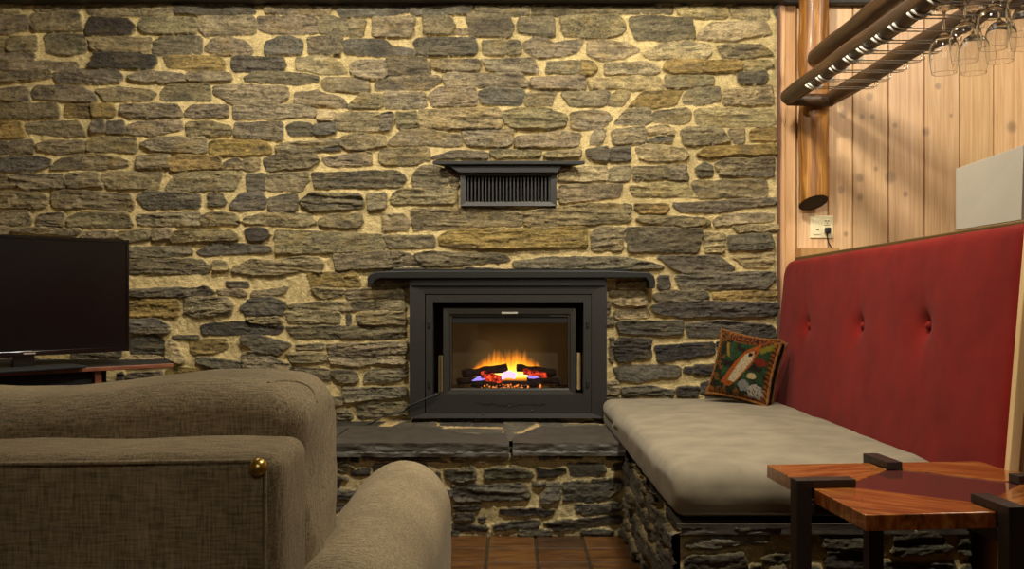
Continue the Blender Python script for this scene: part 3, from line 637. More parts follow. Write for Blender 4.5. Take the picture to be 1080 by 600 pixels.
bm = bmesh.new(); q = [P(434, 293.5, 4.69), P(638, 293.5, 4.69), P(638, 301, 4.69), P(434, 301, 4.69)]
add_prism(bm, q, (0, .1, 0)); adopt(mesh_obj('hood_shade_plate', bm, M_IRON2), fs)  # dark plate stands in for the shade under the hood
for x in (452.5, 619.5):
    for y in (342, 405):
        bm = bmesh.new(); c = P(x, y, FY); add_box(bm, c + Vector((-.006, -.006, -.016)), c + Vector((.006, .012, .016)), .003); adopt(mesh_obj('hinge', bm, M_IRON2), fs)
bm = bmesh.new(); rr = random.Random(2)
for i in range(24):
    x = 504 + i * 3.1; y = 426 + rr.choice([-1.2, 0, 0, 1.4]); c = P(x, y, FY); w = rr.choice([.003, .004, .006])
    add_box(bm, c + Vector((-w, -.001, -.002)), c + Vector((w, .012, .002)))
adopt(mesh_obj('vent_perforation', bm, M_BLACK), fs, 'row of small dark perforations')
bm = bmesh.new()
for x, y in ((509.5, 436), (537, 428), (561, 433)):
    bm = bmesh.new(); add_lathe(bm, [(0.0, -.003), (.0035, -.002), (.004, .004)], 10, P(x, y, FY) , 'Y')
    adopt(mesh_obj('screw', bm, M_GREYM), fs)

ef = thing('electric_fire', 'electric log fire with glowing orange flames set in the iron surround', 'electric fireplace', (0, 4.74, HZ))
IY = 4.73
bm = bmesh.new(); add_frame(bm, (467.5, 325, 607, 416), (474, 331, 601.5, 412), IY, IY + .003, IY + .06); add_frame(bm, (474.5, 331.5, 601, 411.5), (476.5, 333.5, 599, 409.5), IY + .008, IY + .011, IY + .05)
adopt(mesh_obj('case_frame', bm, plain('satin dark metal', srgb(46, 43, 37), .45, .4, .08)), ef)
bm = bmesh.new(); a = P(475, 332, IY); b = P(601, 341, IY); add_box(bm, (a.x, IY + .02, b.z), (b.x, IY + .06, a.z), .002)
adopt(mesh_obj('header_bar', bm, M_IRON2), ef)
bm = bmesh.new(); a = P(529, 329, IY); b = P(546, 331, IY); add_box(bm, (a.x, IY - .003, b.z), (b.x, IY + .01, a.z), .001)
adopt(mesh_obj('name_badge', bm, plain('badge', srgb(170, 165, 150), .4, .3)), ef)
bm = bmesh.new(); a = P(580, 332.3, IY); b = P(601, 333.6, IY); add_box(bm, (a.x, IY + .01, b.z), (b.x, IY + .03, a.z), .001)
adopt(mesh_obj('switch_strip', bm, M_GREYM), ef)
# interior
BY = 4.98
bm = bmesh.new(); a = P(474, 332, IY); b = P(601.5, 411, IY)
add_box(bm, (a.x, IY + .03, b.z - .01), (b.x, BY + .02, b.z)); add_box(bm, (a.x, IY + .03, a.z), (b.x, BY + .02, a.z + .01))
add_box(bm, (a.x - .008, IY + .03, b.z), (a.x, BY + .02, a.z)); add_box(bm, (b.x, IY + .03, b.z), (b.x + .008, BY + .02, a.z))
adopt(mesh_obj('case_interior', bm, plain('interior grey brown', srgb(92, 80, 62), .7)), ef)
# flame screen: procedural emissive glow on a real back panel
t = NT('flame screen'); t.set(Base__Color=srgb(84, 70, 48), Roughness=.6)
tc = t.n('ShaderNodeTexCoord'); sx = t.n('ShaderNodeSeparateXYZ'); t.l(tc.outputs['Object'], sx.inputs[0])
def mth(op, a, b=None, c=None):
    n = t.n('ShaderNodeMath', _operation=op)
    for i, v in enumerate((a, b, c)):
        if v is None: continue
        if isinstance(v, (int, float)): n.inputs[i].default_value = v
        else: t.l(v, n.inputs[i])
    return n.outputs[0]
# object coords are centred on the base of the flames
xn = mth('DIVIDE', sx.outputs['X'], .215); x2 = mth('MULTIPLY', xn, xn); fall = mth('MAXIMUM', mth('SUBTRACT', 1.0, x2), 0.0)
mpn = t.n('ShaderNodeMapping'); mpn.inputs['Scale'].default_value = (26, 1, 3.2); t.l(tc.outputs['Object'], mpn.inputs['Vector'])
nz = t.noise(mpn.outputs['Vector'], 1.4, 3, .6, .4)
edge_ = mth('MINIMUM', mth('MULTIPLY', fall, 3.0), 1.0)
hgt = mth('MULTIPLY', mth('ADD', mth('MULTIPLY', nz, .16), .055), mth('POWER', fall, .75))
rel = mth('SUBTRACT', 1.0, mth('DIVIDE', mth('MAXIMUM', sx.outputs['Z'], 0.0), mth('MAXIMUM', hgt, .001)))
low = mth('MAXIMUM', mth('MINIMUM', mth('DIVIDE', mth('ADD', sx.outputs['Z'], .035), .035), 1.0), 0.0)
rel = mth('MULTIPLY', mth('MULTIPLY', mth('MAXIMUM', rel, 0.0), low), edge_)
colr = t.ramp(rel, [(0.0, (.16, .075, .018, 1)), (.22, (.42, .12, .008, 1)), (.45, (1.0, .28, .01, 1)), (.7, (1, .55, .03, 1)), (1.0, (1, .82, .2, 1))])
glow = mth('MAXIMUM', mth('SUBTRACT', 1.0, mth('DIVIDE', sx.outputs['Z'], .26)), 0.0)
bgs = mth('ADD', mth('MULTIPLY', mth('MULTIPLY', mth('MULTIPLY', glow, low), fall), 1.0), .16)  # constant term adds the hazy glass reflection as emission
st_ = mth('ADD', mth('MULTIPLY', mth('POWER', rel, .8), 1.9), bgs)
t.l(colr, t.b.inputs['Emission Color']); t.l(st_, t.b.inputs['Emission Strength'])
zb0 = P(540, 396, BY).z
bm = bmesh.new(); add_box(bm, (a.x - 0, BY, b.z - 0), (b.x, BY + .015, a.z))
o = mesh_obj('flame_screen', bm, t.m)
cxs = P(536, 396, BY).x
for v in o.data.vertices: v.co -= Vector((cxs, BY, zb0))
o.location = (cxs, BY, zb0); adopt(o, ef)
# logs
M_BARK = plain('charred bark', srgb(62, 44, 34), .9, var=.5, scale=60, bump=.9)
M_ASH = plain('grey log', srgb(104, 92, 78), .9, var=.4, scale=60, bump=.8)
t = NT('ember log'); t.set(Base__Color=srgb(48, 26, 20), Roughness=.9)
f = t.noise(t.coord(), 38, 4, .7); c = t.ramp(f, [(.42, (0, 0, 0, 1)), (.55, (.55, .03, .01, 1)), (.72, (1, .16, .03, 1))])
t.l(c, t.b.inputs['Emission Color']); t.b.inputs['Emission Strength'].default_value = 2.0; t.bump(f, .8, .01)
M_EMB = t.m
def log(x0, y0, x1, y1, r, Y0, Y1, mat, name='log', seg=12):
    bm = bmesh.new(); A = P(x0, y0, Y0); B = P(x1, y1, Y1); n = 9
    pts = [A.lerp(B, i / (n - 1)) + Vector((0, 0, .003 * math.sin(i * 1.7))) for i in range(n)]
    add_tube(bm, pts, [r * (1 + .12 * math.sin(i * 2.1)) for i in range(n)], seg, True, 0, .09)
    return adopt(mesh_obj(name, bm, mat), ef)
log(488, 394.5, 535, 387.5, .021, 4.86, 4.84, M_BARK)
log(545, 388, 586, 393, .020, 4.84, 4.87, M_BARK)
log(482, 403, 512, 398.5, .016, 4.82, 4.83, M_BARK)
log(508, 396, 529, 400, .022, 4.82, 4.80, M_EMB)
log(552, 392, 576, 396, .015, 4.82, 4.83, M_EMB)
log(556, 401, 590, 401.5, .016, 4.82, 4.84, M_BARK)
log(497, 405, 572, 405, .015, 4.80, 4.80, M_BARK)
log(578, 394, 592, 403, .018, 4.90, 4.86, M_ASH)
# ember bed
rr = random.Random(11)
bm = bmesh.new()
for i in range(70):
    x = rr.gauss(540, 14); x = min(570, max(508, x)); y = rr.uniform(405.5, 410.5); c = P(x, y, 4.775); s = rr.uniform(.003, .007)
    t2 = bmesh.new(); bmesh.ops.create_icosphere(t2, subdivisions=1, radius=s)
    for v in t2.verts: v.co = c + v.co * rr.uniform(.7, 1.3)
    merge(bm, t2)
o = adopt(mesh_obj('ember_bed', bm, emit('embers', (1, .26, .03, 1), 2.2, srgb(60, 20, 10), 70)), ef); o['kind'] = 'stuff'
bm = bmesh.new()
for i in range(60):
    x = rr.uniform(486, 592); c = P(x, rr.uniform(406, 411), 4.785 + rr.uniform(0, .05)); s = rr.uniform(.004, .010)
    t2 = bmesh.new(); bmesh.ops.create_icosphere(t2, subdivisions=1, radius=s)
    for v in t2.verts: v.co = c + v.co * rr.uniform(.6, 1.3)
    merge(bm, t2)
adopt(mesh_obj('coal_bed', bm, M_BARK), ef)['kind'] = 'stuff'
for pts, st2, col in (([(497, 402), (504, 397), (511, 396), (512, 400), (505, 402)], 1.3, (.42, .3, 1, 1)),
                 ([(528, 401), (530, 393), (538, 391), (545, 394), (543, 400), (536, 398)], 1.6, (.85, .6, 1, 1)),
                 ([(556, 396), (563, 396.5), (570, 398), (563, 399.5), (557, 399)], 1.2, (.5, .32, 1, 1))):
    bm = bmesh.new(); add_prism(bm, [P(x, y, 4.80) for x, y in pts], (0, .012, 0), .003)
    adopt(mesh_obj('violet_flame', bm, emit('violet flame', col, st2)), ef)
bm = bmesh.new(); a = P(475.5, 333, IY); b = P(600, 411, IY); add_box(bm, (a.x, IY + .022, b.z), (b.x, IY + .026, a.z))
adopt(mesh_obj('glass_pane', bm, pane_mat('fire glass', gray(.9), .8, 1.45)), ef)
# pale strip left of the case; the right one paints a yellowish reflection
for x0, y0, x1, y1 in ((462.5, 375, 467, 415.5), (608.5, 372, 613, 411)):
    bm = bmesh.new(); a = P(x0, y0, 4.79); b = P(x1, y1, 4.79); add_box(bm, (a.x, 4.79, b.z), (b.x, 4.82, a.z), .002)
    adopt(mesh_obj('strip_and_reflection', bm, plain('pale strip and reflection', srgb(150, 128, 84), .6)), ef)
# cable
bm = bmesh.new()
cab = [P(465, 413, 4.72), P(460, 416, 4.69), P(448, 421, 4.685), P(432, 428, 4.685), P(425, 434, 4.70), P(410, 437, 4.70), P(400, 441, 4.70), P(392, 446, 4.66), P(380, 450, 4.6), P(362, 452, 4.55), P(340, 452, 4.55)]
def smooth_path(p, n=6):
    out = []
    for i in range(len(p) - 1):
        p0, p1, p2, p3 = p[max(i - 1, 0)], p[i], p[i + 1], p[min(i + 2, len(p) - 1)]
        for k in range(n):
            t = k / n; out.append(.5 * ((2 * p1) + (p2 - p0) * t + (2 * p0 - 5 * p1 + 4 * p2 - p3) * t * t + (3 * p1 - p0 - 3 * p2 + p3) * t ** 3))
    return out + [p[-1]]
M_RUB = plain('black rubber', srgb(20, 19, 18), .5)
add_tube(bm, smooth_path(cab), .0045, 8)
tag(mesh_obj('power_cord', bm, M_RUB), 'thin black power cord running from the fireplace to the left over the hearth', 'cord')

# vent grille
vg = thing('vent_grille', 'small black vent grille with upright slats in the stone above the fireplace', 'vent', (0, D, WZ(217)))
VY = 4.74
bm = bmesh.new(); add_frame(bm, (485.5, 181.5, 587, 217), (491, 185.5, 580.5, 213), VY, VY + .008, VY + .07); adopt(mesh_obj('frame', bm, plain('grey black metal', srgb(46, 44, 41), .5, .2)), vg)
bm = bmesh.new(); a = P(487, 183, VY); b = P(585, 215, VY); add_box(bm, (a.x, VY + .10, b.z), (b.x, VY + .12, a.z)); adopt(mesh_obj('back_box', bm, M_BLACK), vg)
M_SLAT = plain('vent slat', srgb(32, 28, 24), .5, .2)
for i in range(24):
    x = 492.8 + i * 3.74; bm = bmesh.new(); a = P(x, 185.5, VY); b = P(x + 1.5, 213, VY)
    add_box(bm, (a.x, VY + .02, b.z), (b.x, VY + .05, a.z)); adopt(mesh_obj('slat', bm, M_SLAT), vg)
bm = bmesh.new()
q = lambda px, py, Y: P(px, py, Y)
zt = P(0, 169.5, 4.69).z; zl = P(0, 173.3, 4.69).z
x0, x1 = P(456, 170, 4.69).x, P(617, 170, 4.69).x
add_prism(bm, [(x0, 4.69, zl), (x1, 4.69, zl), (x1 - .08, 4.80, zl), (x0 + .07, 4.80, zl)], (0, 0, zt - zl), .003)
a = P(482, 173, 4.71); b = P(590, 182, 4.71)
add_prism(bm, [(P(470, 173, 4.71).x, 4.71, a.z), (P(594, 173, 4.71).x, 4.71, a.z), (P(588, 181, 4.71).x, 4.71, b.z), (P(484, 181, 4.71).x, 4.71, b.z)], (0, .1, 0), .003)
adopt(mesh_obj('lintel_plate', bm, plain('dark slate plate', srgb(22, 21, 18), .7)), vg)

# ------------------------------------------------------------------ bench
bb = thing('stone_bench', 'low stone masonry bench base beside the hearth under the grey seat', 'bench', (.95, 3.6, 0))
BF = 2.79; BX = .505; BTZ = H - 243 / (F / BF)
sB = F / BF
Uf, Vf, Hf, Cf = masonry(BX, 1.37, 0, BTZ - .01, .004,
    parse("""k 430 370 680 352 690 392 440 398;k 705 372 960 357 955 388 710 398;g 470 450 560 430 900 420 880 465 470 490;d 455 530 760 505 790 560 780 640 450 640;d 860 530 950 510 1040 520 1030 570 870 565""", 630, 480, lambda x, y: ((x - CX) / sB, H - (y - HY) / sB)) +
    parse("""d 340 400 560 390 660 470 650 500 340 520;d 690 400 900 400 900 510 700 520;d -20 410 200 420 210 480 -20 490;k -10 500 200 500 200 600 0 600""", 870, 480, lambda x, y: ((x - CX) / sB, H - (y - HY) / sB)),
    41, 1.2, .003, (176, 156, 106), True, 1.2, 'dgk', (.05, .09))
adopt(grid_obj('stone_front', Uf, BF - Hf, Vf, Cf, M_STONE), bb)
Uf, Vf, Hf, Cf = masonry(BF - .03, 4.2, 0, BTZ - .01, .0055, [], 43, 1.5, .003, (176, 156, 106), True, 1.6, 'dgkd', (.045, .1))
adopt(grid_obj('stone_side', BX - Hf[:, ::-1], Uf[:, ::-1], Vf, Cf[:, ::-1], M_STONE), bb)
bm = bmesh.new(); add_box(bm, (BX + .01, BF + .01, 0), (1.36, D - .06, BTZ - .012), 0); adopt(mesh_obj('bench_core', bm, M_SLATE2), bb)
slab('top_slab', [(BX - .012, BF - .02), (.83, BF - .022), (.84, BF + .2), (BX - .01, BF + .2)], BTZ - .03, BTZ, 9, M_SLATE2, bb, .45)
slab('top_slab', [(.845, BF - .02), (1.2, BF - .02), (1.2, BF + .2), (.85, BF + .2)], BTZ - .03, BTZ, 10, M_SLATE2, bb, .45)
slab('top_slab', [(1.21, BF - .02), (1.37, BF - .02), (1.37, BF + .2), (1.21, BF + .2)], BTZ - .03, BTZ, 11, M_SLATE2, bb, .45)

M_SEAT = fabric('grey brown seat cloth', srgb(128, 118, 98), .10, 1400, .08, .15, ((1, 1, 1), (1, .2, 1)), .8, 9)
SZ0, SZ1 = BTZ + .012, .535
sy0, sy1 = BF - .015, D - .045; sx0, sx1 = .478, 1.335
hx, hy, hz = (sx1 - sx0) / 2, (sy1 - sy0) / 2, (SZ1 - SZ0) / 2
def seatfn(p, n):
    q = p.copy()
    k = (p.y + hy) / (2 * hy)                     # 0 front .. 1 wall
    if p.x < 0: q.x -= .02 * k + .0 * (1 - k)
    crown = max(0, 1 - (p.x / hx) ** 4) * max(0, 1 - (p.y / hy) ** 6)
    if p.z > 0: q.z += .012 * crown + .006 * fbm((p.x * .5, p.y * 1.6, 0), 3, 2) - .018 * k
    e = max(0, 1 - abs(p.z) / hz)
    if p.y < -hy * .9: q.y -= .016 * e + .004 * fbm(p, 8, 4)
    q.x += .006 * fbm((p.y * 2, p.z * 2, 1), 4, 3) if p.x < -hx * .9 else 0
    return q
bm = soft_box((hx, hy, hz), .05, (36, 60, 4), 5, seatfn)
for v in bm.verts: v.co += Vector(((sx0 + sx1) / 2, (sy0 + sy1) / 2, (SZ0 + SZ1) / 2))
seat = thing('seat_cushion', 'long thick grey bench cushion lying on the stone bench', 'cushion', ((sx0 + sx1) / 2, 3.7, SZ0))
adopt(mesh_obj('pad', bm, M_SEAT, True), seat)
bm = bmesh.new()
zc = SZ0 + .018
pth = [Vector((sx0 + .03, sy0 + .008, zc)), Vector((.9, sy0 + .004, zc)), Vector((sx1 - .05, sy0 + .008, zc))]
add_tube(bm, pth, .005, 8); adopt(mesh_obj('piping', bm, M_SEAT, True), seat)

# backrest: tilted, buttoned
M_VELV = fabric('red velvet', srgb(114, 25, 18), .16, 700, .03, .12, ((1, 1, 1), (1, 1, .3)), .8, 7)
BY0, BY1 = 2.51, 4.735; BZ0, BZ1 = .46, 1.252
XB = lambda z: 1.325 + .062 * (z - .5) / .75       # front face
ny, nz = 150, 60
back = thing('bench_backrest', 'red velvet buttoned backrest standing along the bench', 'backrest', (1.45, 3.7, BZ0))
yc, zc2 = (BY0 + BY1) / 2, (BZ0 + BZ1) / 2
buttons = []
for px in (851, 906, 974):
    s = (px - CX) / 1.362; buttons.append((F / s, H - 35.5 / s))
buttons.append((2 * buttons[2][0] - buttons[1][0] , buttons[2][1]))
buttons = buttons[:3]
hyb, hzb, hxb = (BY1 - BY0) / 2, (BZ1 - BZ0) / 2, .045
def backfn(p, n):
    q = p.copy(); Y = p.y + yc; Z = p.z + zc2
    if p.x < 0:
        puff = .010 * max(0, 1 - (p.y / hyb) ** 8) * max(0, 1 - (p.z / hzb) ** 6)
        q.x -= puff
        for by, bz in buttons:
            dy, dz = Y - by, Z - bz
            q.x += .022 * math.exp(-(dy * dy + dz * dz) / .0016) + .012 * math.exp(-(dy * dy + dz * dz) / .012)
            if dz > 0: q.x += .006 * math.exp(-(dy / .018) ** 2) * math.exp(-dz / .10)
            else: q.x += .003 * math.exp(-(dy / .02) ** 2) * math.exp(dz / .08)
        q.x += .0025 * fbm((p.y, p.z, 0), 6, 5)
    # rounded far top corner
    R = .10; cy_, cz_ = hyb - R, hzb - R
    if q.y > cy_ and q.z > cz_:
        d = Vector((q.y - cy_, q.z - cz_)); mx = max(d.x, d.y)
        if mx > 0 and d.length > 0:
            d2 = d * (mx / d.length); q.y = cy_ + d2.x; q.z = cz_ + d2.y
    if q.z > 0: q.z -= .035 * (q.y + hyb) / (2 * hyb) * (q.z / hzb)
    q.x += XB(q.z + zc2) + hxb
    return q
bm = soft_box((hxb, hyb, hzb), .035, (3, ny, nz), 4, backfn)
for v in bm.verts: v.co += Vector((0, yc, zc2))
adopt(mesh_obj('upholstery', bm, M_VELV, True), back)
for by, bz in buttons:
    bm = bmesh.new(); add_lathe(bm, [(.0001, -.010), (.008, -.009), (.014, -.004), (.016, .002), (.015, .006)], 16, (0, 0, 0), 'Y')
    R = Matrix.Rotation(math.radians(-90), 4, 'Z')
    c = Vector((XB(bz) + .018, by, bz))
    for v in bm.verts: v.co = c + R @ v.co
    adopt(mesh_obj('button', bm, M_VELV, True), back)

# half wall behind the backrest with cap rail
M_CAP = wood_mat('olive oak cap', srgb(58, 44, 18), srgb(84, 64, 28), srgb(108, 84, 40), (30, 1.5, 30), .5, .15)
M_PALE = wood_mat('pale pine end', srgb(198, 160, 108), srgb(214, 180, 128), srgb(226, 194, 144), (30, 30, 1.5), .5, .06)
M_TAN = wood_mat('tan pine', srgb(150, 110, 62), srgb(168, 126, 74), srgb(182, 140, 86), (30, 30, 1.5), .55, .06)
bm = bmesh.new(); add_prism(bm, [(XB(0) + .125, 2.53, 0), (1.62, 2.53, 0), (1.62, 2.53, 1.21), (XB(1.21) + .105, 2.53, 1.21)], (0, 4.82 - 2.53, 0)); struct(mesh_obj('wall_bench_side', bm, M_TAN))
bm = bmesh.new(); add_prism(bm, [(1.43, 2.5, 1.205), (1.43, 4.70, 1.205), (1.43, 4.70, 1.236), (1.43, 2.5, 1.262)], (.19, 0, 0), .004); struct(mesh_obj('trim_4', bm, M_CAP))
bm = bmesh.new(); add_prism(bm, [(XB(.0) - .0, 2.49, 0), (XB(0) + .028, 2.49, 0), (XB(1.24) + .028, 2.49, 1.24), (XB(1.24), 2.49, 1.24)], (0, .024, 0), .002); struct(mesh_obj('trim_5', bm, M_PALE))
bm = bmesh.new(); add_prism(bm, [(XB(.0) + .029, 2.50, 0), (1.66, 2.50, 0), (1.66, 2.50, 1.20), (XB(1.2) + .029, 2.50, 1.20)], (0, .02, 0), .002); struct(mesh_obj('trim_6', bm, M_TAN))
bm = bmesh.new(); a = P(840, 262, 4.80); b = P(880, 272, 4.80); add_box(bm, (a.x, 4.72, 1.15), (b.x, 4.82, a.z), .003); struct(mesh_obj('trim_7', bm, M_TAN))

# white panel on the cap
bm = bmesh.new()
A0 = P(1008, 241, 3.03); A1 = P(1008, 178, 3.03); s2 = 2.66
B0 = P(1077, 226, s2); B1 = P(1079.5, 153, s2)
A0.z = 1.262; B0.z = 1.267
off = Vector((.012, .006, 0))
vs = [bm.verts.new(v) for v in (A0, B0, B1, A1, A0 + off, B0 + off, B1 + off, A1 + off)]
for f in ((0, 1, 2, 3), (7, 6, 5, 4), (0, 4, 5, 1), (1, 5, 6, 2), (2, 6, 7, 3), (3, 7, 4, 0)): bm.faces.new([vs[i] for i in f])
bmesh.ops.bevel(bm, geom=list(bm.edges), offset=.001, segments=1, affect='EDGES')
tag(mesh_obj('white_board', bm, plain('off white board', srgb(176, 168, 152), .6, 0, .05, 5)), 'plain off white board standing on the ledge behind the red backrest', 'board')

# outlet
op = thing('wall_outlet', 'cream double wall plate with socket on the wood wall below the log post', 'wall outlet', P(866, 250, 4.82))
OY = 4.812; M_CREAM = plain('cream plastic', srgb(228, 216, 176), .4, 0, .03)
bm = bmesh.new(); a = P(854.5, 227.5, OY); b = P(879, 251, OY); add_box(bm, (a.x, OY, b.z), (b.x, OY + .012, a.z), .003); adopt(mesh_obj('cover_plate', bm, M_CREAM), op)
bm = bmesh.new(); a = P(857.5, 231, OY); b = P(865, 247.5, OY); add_box(bm, (a.x, OY - .004, b.z), (b.x, OY + .004, a.z), .002); adopt(mesh_obj('rocker_insert', bm, M_CREAM), op)
bm = bmesh.new()
for yy in (234, 243): 
    c = P(872, yy + .5, OY); add_box(bm, c + Vector((-.016, -.004, -.015)), c + Vector((.016, .004, .015)), .004)
adopt(mesh_obj('socket_face', bm, M_CREAM), op)
bm = bmesh.new()
for dx, dz, w, h in ((-.007, .005, .0015, .005), (.007, .005, .0015, .004), (0, -.006, .002, .003)):
    bm = bmesh.new(); c = P(872, 234, OY) + Vector((dx, -.0045, dz)); add_box(bm, c - Vector((w, .001, h)), c + Vector((w, .001, h))); adopt(mesh_obj('socket_slot', bm, M_BLACK), op)
bm = bmesh.new(); c = P(862, 242.5, OY) + Vector((0, -.0045, 0)); add_box(bm, c - Vector((.006, .001, .002)), c + Vector((.006, .001, .002)))
adopt(mesh_obj('rocker_mark', bm, M_BLACK), op)
pc = thing('black_plug', 'black plug in the socket with its cord dropping behind the backrest', 'plug', P(872.5, 243, OY - .01))
bm = bmesh.new(); c = P(872.3, 243, OY - .01); add_box(bm, c + Vector((-.014, -.026, -.017)), c + Vector((.014, .004, .015)), .006, seg=3)
adopt(mesh_obj('plug_body', bm, M_RUB, True), pc)
bm = bmesh.new()
add_tube(bm, smooth_path([P(872.5, 246, OY - .02), P(872.7, 250, OY - .02), P(874, 256, OY - .02), P(877, 261, OY - .025), P(881, 266, OY - .03), P(886, 274, OY - .03), P(888, 290, OY - .03)]), .0042, 8)
adopt(mesh_obj('cord', bm, M_RUB, True), pc)

# ------------------------------------------------------------------ pillow
def pillow():
    hw, hd, hh = .152, .060, .160
    def fn(p, n):
        q = p.copy(); ex, ez = abs(p.x / hw), abs(p.z / hh)
        k = (1 - ex ** 3) * (1 - ez ** 3)
        q.y *= .62 + .62 * max(0, k) ** .6
        q.x *= 1 - .07 * (1 - ez ** 2) + .02; q.z *= 1 - .07 * (1 - ex ** 2) + .02
        q.y += .004 * fbm(p, 14, 3)
        return q
    bm = soft_box((hw, hd, hh), .03, (70, 4, 70), 3, fn)
    cl = bm.verts.layers.float_color.new('col')
    def inpoly(x, y, P_):
        c = False
        for i in range(len(P_)):
            (a, b), (d, e) = P_[i], P_[(i + 1) % len(P_)]
            if (b > y) != (e > y) and x < (d - a) * (y - b) / (e - b) + a: c = not c
        return c
    fox = [(.22, .20), (.36, .50), (.50, .72), (.72, .88), (.74, .80), (.66, .55), (.50, .30), (.36, .16)]
    white = [(.34, .26), (.42, .48), (.52, .68), (.64, .74), (.66, .62), (.54, .40), (.44, .24)]
    def colour(u, v, p):
        n = mnoise.fractal(Vector((u * 9, v * 9, 2)), 1, 2, 3); n2 = mnoise.noise(Vector((u * 40, v * 40, 5)))
        if u < .06 or u > .90 or v < .06 or v > .95:
            s = math.sin((u + v) * 90); return lin((156, 94, 36)) if s > -.2 else lin((66, 38, 20))
        un, vv = u + .02 * n, v + .02 * n
        if math.hypot((un - .60) / .035, (vv - .68) / .03) < 1: return lin((40, 28, 20))
        if math.hypot((un - .67) / .02, (vv - .73) / .02) < 1: return lin((40, 28, 20))
        if inpoly(un, vv, white): return lin((206, 190, 156)) * (.85 + .3 * n2)
        if inpoly(un, vv, fox): return lin((158, 84, 34)) * (1 + .35 * n2)
        if inpoly(un, vv, [(.72, .80), (.92, .92), (.92, .82), (.76, .73)]): return lin((128, 122, 42))
        if math.hypot((un - .78) / .10, (vv - .60) / .06) < 1: return lin((120, 44, 26)) * (1 + .6 * n2)
        if math.hypot((un - .70) / .07, (vv - .38) / .05) < 1: return lin((188, 168, 124))
        if math.hypot((un - .80) / .13, (vv - .17) / .10) < 1: return lin((178, 172, 160)) if n2 > -.15 else lin((70, 72, 74))
        if math.hypot((un - .60) / .09, (vv - .22) / .09) < 1: return lin((130, 132, 130))
        if inpoly(un, vv, [(.16, .80), (.24, .62), (.30, .60), (.22, .80)]): return lin((150, 116, 52))
        if u < .20 or v < .18: return lin((112, 74, 34)) if n > .05 else lin((38, 44, 30))
        if v > .84: return lin((134, 76, 40)) if n2 > 0 else lin((60, 34, 22))
        return lin((44, 66, 40)) * (1 + .5 * n) if n > -.25 else lin((40, 34, 28))
    for v in bm.verts:
        p = v.co
        if p.y > .02: c = lin((52, 44, 36))
        elif p.x > hw * .93: c = lin((44, 40, 34))
        else: c = colour((p.x + hw) / (2 * hw), (p.z + hh) / (2 * hh), p)
        v[cl] = list(np.clip(np.asarray(c) * np.array([.60, .55, .50]), 0, 1)) + [1]
    R = (Matrix.Rotation(math.radians(-33), 3, 'Z') @ Matrix.Rotation(math.radians(-14), 3, 'X') @ Matrix.Rotation(math.radians(9), 3, 'Y'))
    cen = P(787, 388.5, 4.47)
    for v in bm.verts: v.co = cen + R @ v.co
    root = thing('throw_pillow', 'embroidered animal pillow with braided edges leaning in the bench corner', 'pillow', cen - Vector((0, 0, .17)))
    adopt(mesh_obj('cover', bm, attr_mat('embroidery', .95, 260, .6, .1), True), root)
    # braided edging
    for yo in (-.034, .034):
        path = []
        for a, b in (((-1, -1), (1, -1)), ((1, -1), (1, 1)), ((1, 1), (-1, 1)), ((-1, 1), (-1, -1))):
            for i in range(22):
                t = i / 22; x = (a[0] + (b[0] - a[0]) * t); z = (a[1] + (b[1] - a[1]) * t)
                k = (1 - .085 * (1 - z * z) if abs(x) == 1 else 1); k2 = (1 - .085 * (1 - x * x) if abs(z) == 1 else 1)
                path.append(cen + R @ Vector((x * hw * k * 1.0, yo, z * hh * k2 * 1.0)))
        path.append(path[0]); bm = bmesh.new()
        add_tube(bm, path, [.0075 * (1 + .22 * math.sin(i * 2.4)) for i in range(len(path))], 8, False)
        adopt(mesh_obj('braided_trim', bm, fabric('braid', srgb(104, 66, 30), .5, 160, .1, .6), True), root)
pillow()

# ------------------------------------------------------------------ log rack
M_LOG = wood_mat('honey log', srgb(70, 40, 12), srgb(146, 94, 34), srgb(206, 154, 74), (42, 42, 2.2), .5, .5, (9, 9, 4.5), False, .08)
M_LOGD = wood_mat('brown log', srgb(30, 19, 9), srgb(58, 37, 17), srgb(92, 62, 30), (45, 2.2, 45), .5, .4, None, False, .1)
rack = thing('log_rack', 'hanging rack of varnished log post and rails with wire glass hangers', 'glass rack', (1.53, 4.745, 1.5))
bm = bmesh.new(); n = 18
pth = [Vector((1.537 + .004 * math.sin(i), 4.74, 1.50 + (2.70 - 1.50) * i / (n - 1))) for i in range(n)]
add_tube(bm, pth, [.072 + .002 * math.sin(i * 1.3) for i in range(n)], 28, True)
# sloped sawn foot
for v in bm.verts:
    if v.co.z < 1.52: v.co.z += .012 * ((v.co.x - 1.537) / .072) + .015 - .032 * ((v.co.y - 4.74) / .072)
for f in bm.faces:
    if len(f.verts) > 8 and f.calc_center_median().z < 1.6: f.material_index = 1
adopt(mesh_obj('post', bm, [M_LOG, plain('dark end grain', srgb(52, 38, 24), .8, var=.3)], True, 40), rack)
def rail(x, z, y0, y1, r, mat=M_LOGD):
    bm = bmesh.new(); n = 22
    pth = [Vector((x + .003 * math.sin(i * .9), y0 + (y1 - y0) * i / (n - 1), z + .003 * math.sin(i * 1.1))) for i in range(n)]
    add_tube(bm, pth, [r * .9] + [r * (1 + .03 * math.sin(i * 1.7)) for i in range(n - 2)] + [r * .9], 20, True)
    return adopt(mesh_obj('rail', bm, mat, True, 40), rack)
RX0, RX1, RZ = 1.372, 1.60, 2.03
rail(RX0, RZ, 4.62, 1.75, .042); rail(RX1, RZ, 4.70, 1.75, .038)
rail(1.50, 2.222, 4.60, 1.75, .041)
bm = bmesh.new(); add_tube(bm, [(RX0 - .0, 4.62, RZ - .012), (1.5, 4.635, RZ - .012), (RX1, 4.64, RZ - .012)], .032, 16); adopt(mesh_obj('cross_bar', bm, M_LOGD, True, 40), rack)
